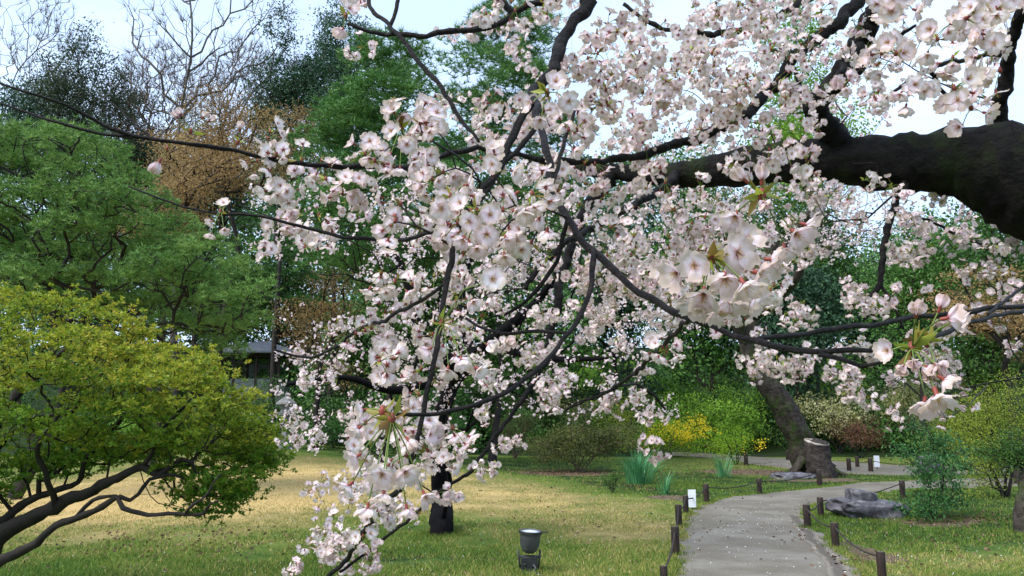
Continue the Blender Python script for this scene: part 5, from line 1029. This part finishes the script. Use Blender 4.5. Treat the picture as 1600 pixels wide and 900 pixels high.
m_ = MB(); tlt = np.array([[math.cos(.14), 0, math.sin(.14)], [0, math.cos(.22), -math.sin(.22)], [-math.sin(.14), math.sin(.22), 1]]); m_.lathe([(17*sc, -1.5*sc), (18.5*sc, .4*sc), (18*sc, 1.2*sc), (10*sc, 1.0*sc), (0, .6*sc)], top+[0, -.03, .5*sc], 24, rot=tlt); m_.build('cut_face', M['cut_wood'], lean)

# small mossy trunk at the right edge
g = G(1600, 832); root = thing('garden_tree', g, 'small tree with dark mossy trunk cut off by the right edge', 'tree'); sc = g[1]/F
q = catmull([g-[0, 0, .1], g+[0, 0, 18*sc], g+[6*sc, 0, 50*sc], g+[22*sc, .1, 95*sc], g+[30*sc, .1, 150*sc]], .06); sk4 = Skel(); rq = np.linspace(14*sc, 5*sc, len(q)); sk4.add(q, -1, rq); m_ = MB(); m_.tube(q, rq, 14, rough=.2); m_.build('trunk', M['lean_bark'], root)
tg4 = lobes(g+[10*sc, .1, 125*sc], (130*sc, 1.2, 100*sc), 160, 8, seed=77); tg4 = tg4[tg4[:, 2] > g[2]+40*sc]; grow(sk4, tg4, .35, .15, .12); r4, k4 = radii(sk4, .004, .4, .03); m_ = MB(); skel_mesh(sk4, r4, k4, m_, skipfixed=True); m_.build('branches', M['bark_dark'], root)
c = np.repeat(tg4, 18, 0)+rng.normal(size=(len(tg4)*18, 3))*.07; m_ = MB(); leafcards(c, .04*rng.uniform(.6, 1.3, len(c)), .02, .3, m_); m_.build('crown', M['green'], root, smooth=False)

# ------------------------------------------------------------------ the yellow green shrub tree at the left
d = 6.2; g = np.array([P(-150, 985, d)[0], 6.15, 0.]); g[2] = float(H(g[0], g[1])); root = thing('ornamental_tree', g, 'spreading domed yellow green tree with low dark branches at the left edge', 'tree')
sk5 = Skel(); m_ = MB()
LT = [[(-150, 985, 6.2, 60), (-90, 930, 6.2, 52), (-30, 870, 6.2, 40), (0, 838, 6.2, 32), (34, 816, 6.2, 28), (84, 790, 6.2, 24), (135, 769, 6.15, 20), (186, 745, 6.1, 16), (223, 731, 6.1, 13), (245, 743, 6.05, 11), (262, 731, 6.0, 10), (280, 720, 6, 8), (300, 721, 6, 7), (307, 736, 6, 5)],
      [(-90, 935, 6.1, 40), (-40, 905, 5.9, 30), (0, 877, 5.85, 20), (40, 855, 5.8, 17), (61, 848, 5.8, 15), (88, 823, 5.8, 13), (135, 806, 5.75, 12), (160, 792, 5.75, 11), (180, 777, 5.75, 10), (190, 790, 5.7, 9), (204, 796, 5.7, 9), (232, 802, 5.7, 8), (287, 802, 5.65, 6), (319, 804, 5.6, 5), (327, 786, 5.6, 4), (344, 779, 5.6, 3)],
      [(120, 792, 5.8, 8), (145, 780, 5.8, 8), (155, 776, 5.8, 7), (178, 777, 5.78, 6)], [(185, 782, 5.75, 8), (202, 781, 5.8, 7), (218, 770, 5.85, 7), (236, 749, 5.9, 7), (262, 741, 5.95, 6), (292, 745, 6, 4)],
      [(-60, 890, 6.2, 28), (-20, 840, 6.3, 22), (10, 808, 6.35, 18), (30, 789, 6.4, 15), (84, 768, 6.4, 12), (118, 755, 6.4, 9), (150, 700, 6.4, 10), (200, 640, 6.5, 7)],
      [(-80, 900, 6.3, 28), (-60, 780, 6.6, 20), (-20, 700, 6.8, 14), (10, 640, 6.9, 10), (60, 590, 7, 8), (110, 540, 7, 8)], [(-40, 740, 6.7, 14), (40, 660, 6.4, 9), (115, 645, 6.2, 7), (125, 610, 6.2, 8), (150, 560, 6.2, 6)],
      [(287, 802, 5.65, 5), (305, 785, 5.6, 5), (325, 765, 5.6, 4), (345, 740, 5.7, 3)], [(223, 731, 6.1, 9), (240, 700, 6.1, 7), (270, 660, 6.1, 6), (300, 620, 6.2, 4)], [(84, 790, 6.2, 12), (70, 740, 6, 10), (60, 700, 5.9, 8), (90, 650, 5.9, 6)]]
for lst in LT:
    a = pp(lst)
    if len(sk5.p): j = int(np.argmin(np.linalg.norm(sk5.p-a[0, :3], axis=1))); a[0, :3] = sk5.p[j]
    else: j = -1; a = np.vstack([[g[0], g[1], g[2]-.1, .2], a])
    q = catmull(a, .06); q[:, :3] += np.array([[mnoise.noise(Vector(p[:3])*5+Vector((k_*3, 0, 0))) for k_ in range(3)] for p in q])*.03; sk5.add(q[:, :3], j, q[:, 3]); m_.tube(q[:, :3], q[:, 3]*.85, 12, rough=.25)
m_.build('trunk', M['bark_dark'], root)
# crown outline rows: (top row, bottom row) by column
TOPX = [-200, -100, 0, 60, 110, 150, 190, 230, 270, 310, 350, 385, 405, 420]; TOPY = [470, 455, 446, 440, 450, 463, 478, 500, 520, 545, 572, 600, 640, 690]
BOTX = [-200, 0, 60, 100, 140, 180, 230, 260, 290, 340, 390, 420]; BOTY = [800, 790, 770, 745, 745, 728, 722, 740, 815, 812, 785, 730]
tg5, col5 = [], []
cl = []
while len(cl) < 380:
    px = rng.uniform(-190, 415); t_, b_ = np.interp(px, TOPX, TOPY)+12, np.interp(px, BOTX, BOTY)-10; py = rng.uniform(t_, b_)
    if px > 395 and not (620 < py < 740): continue
    f = (py-t_)/max(b_-t_, 1); thick = 1.25*math.sqrt(max(.05, 1-((px-60)/370)**2))
    cl.append((px, py, 6.5-thick*rng.uniform(-.9, 1)*math.sin(math.pi*min(1, .15+f*.8)), f))
for (px, py, dd, f) in cl:
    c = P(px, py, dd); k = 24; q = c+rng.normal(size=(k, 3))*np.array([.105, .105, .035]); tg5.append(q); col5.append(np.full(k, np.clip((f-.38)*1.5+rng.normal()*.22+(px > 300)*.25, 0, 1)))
tg5 = np.vstack(tg5); col5 = np.concatenate(col5)
grow(sk5, tg5[::2], .25, .10, .13); r5, k5 = radii(sk5, .0022, .42, .02); m_ = MB(); skel_mesh(sk5, r5, k5, m_, skipfixed=True, sides=(3, 5, 8), thr=(.005, .012)); m_.build('branches', M['bark_dark'], root)
k = 11; c = np.repeat(tg5, k, 0); d_ = norm(rng.normal(size=(len(c), 3))*np.array([1, 1, .6])+np.array([0, -.1, .45])); c = c+d_*.022
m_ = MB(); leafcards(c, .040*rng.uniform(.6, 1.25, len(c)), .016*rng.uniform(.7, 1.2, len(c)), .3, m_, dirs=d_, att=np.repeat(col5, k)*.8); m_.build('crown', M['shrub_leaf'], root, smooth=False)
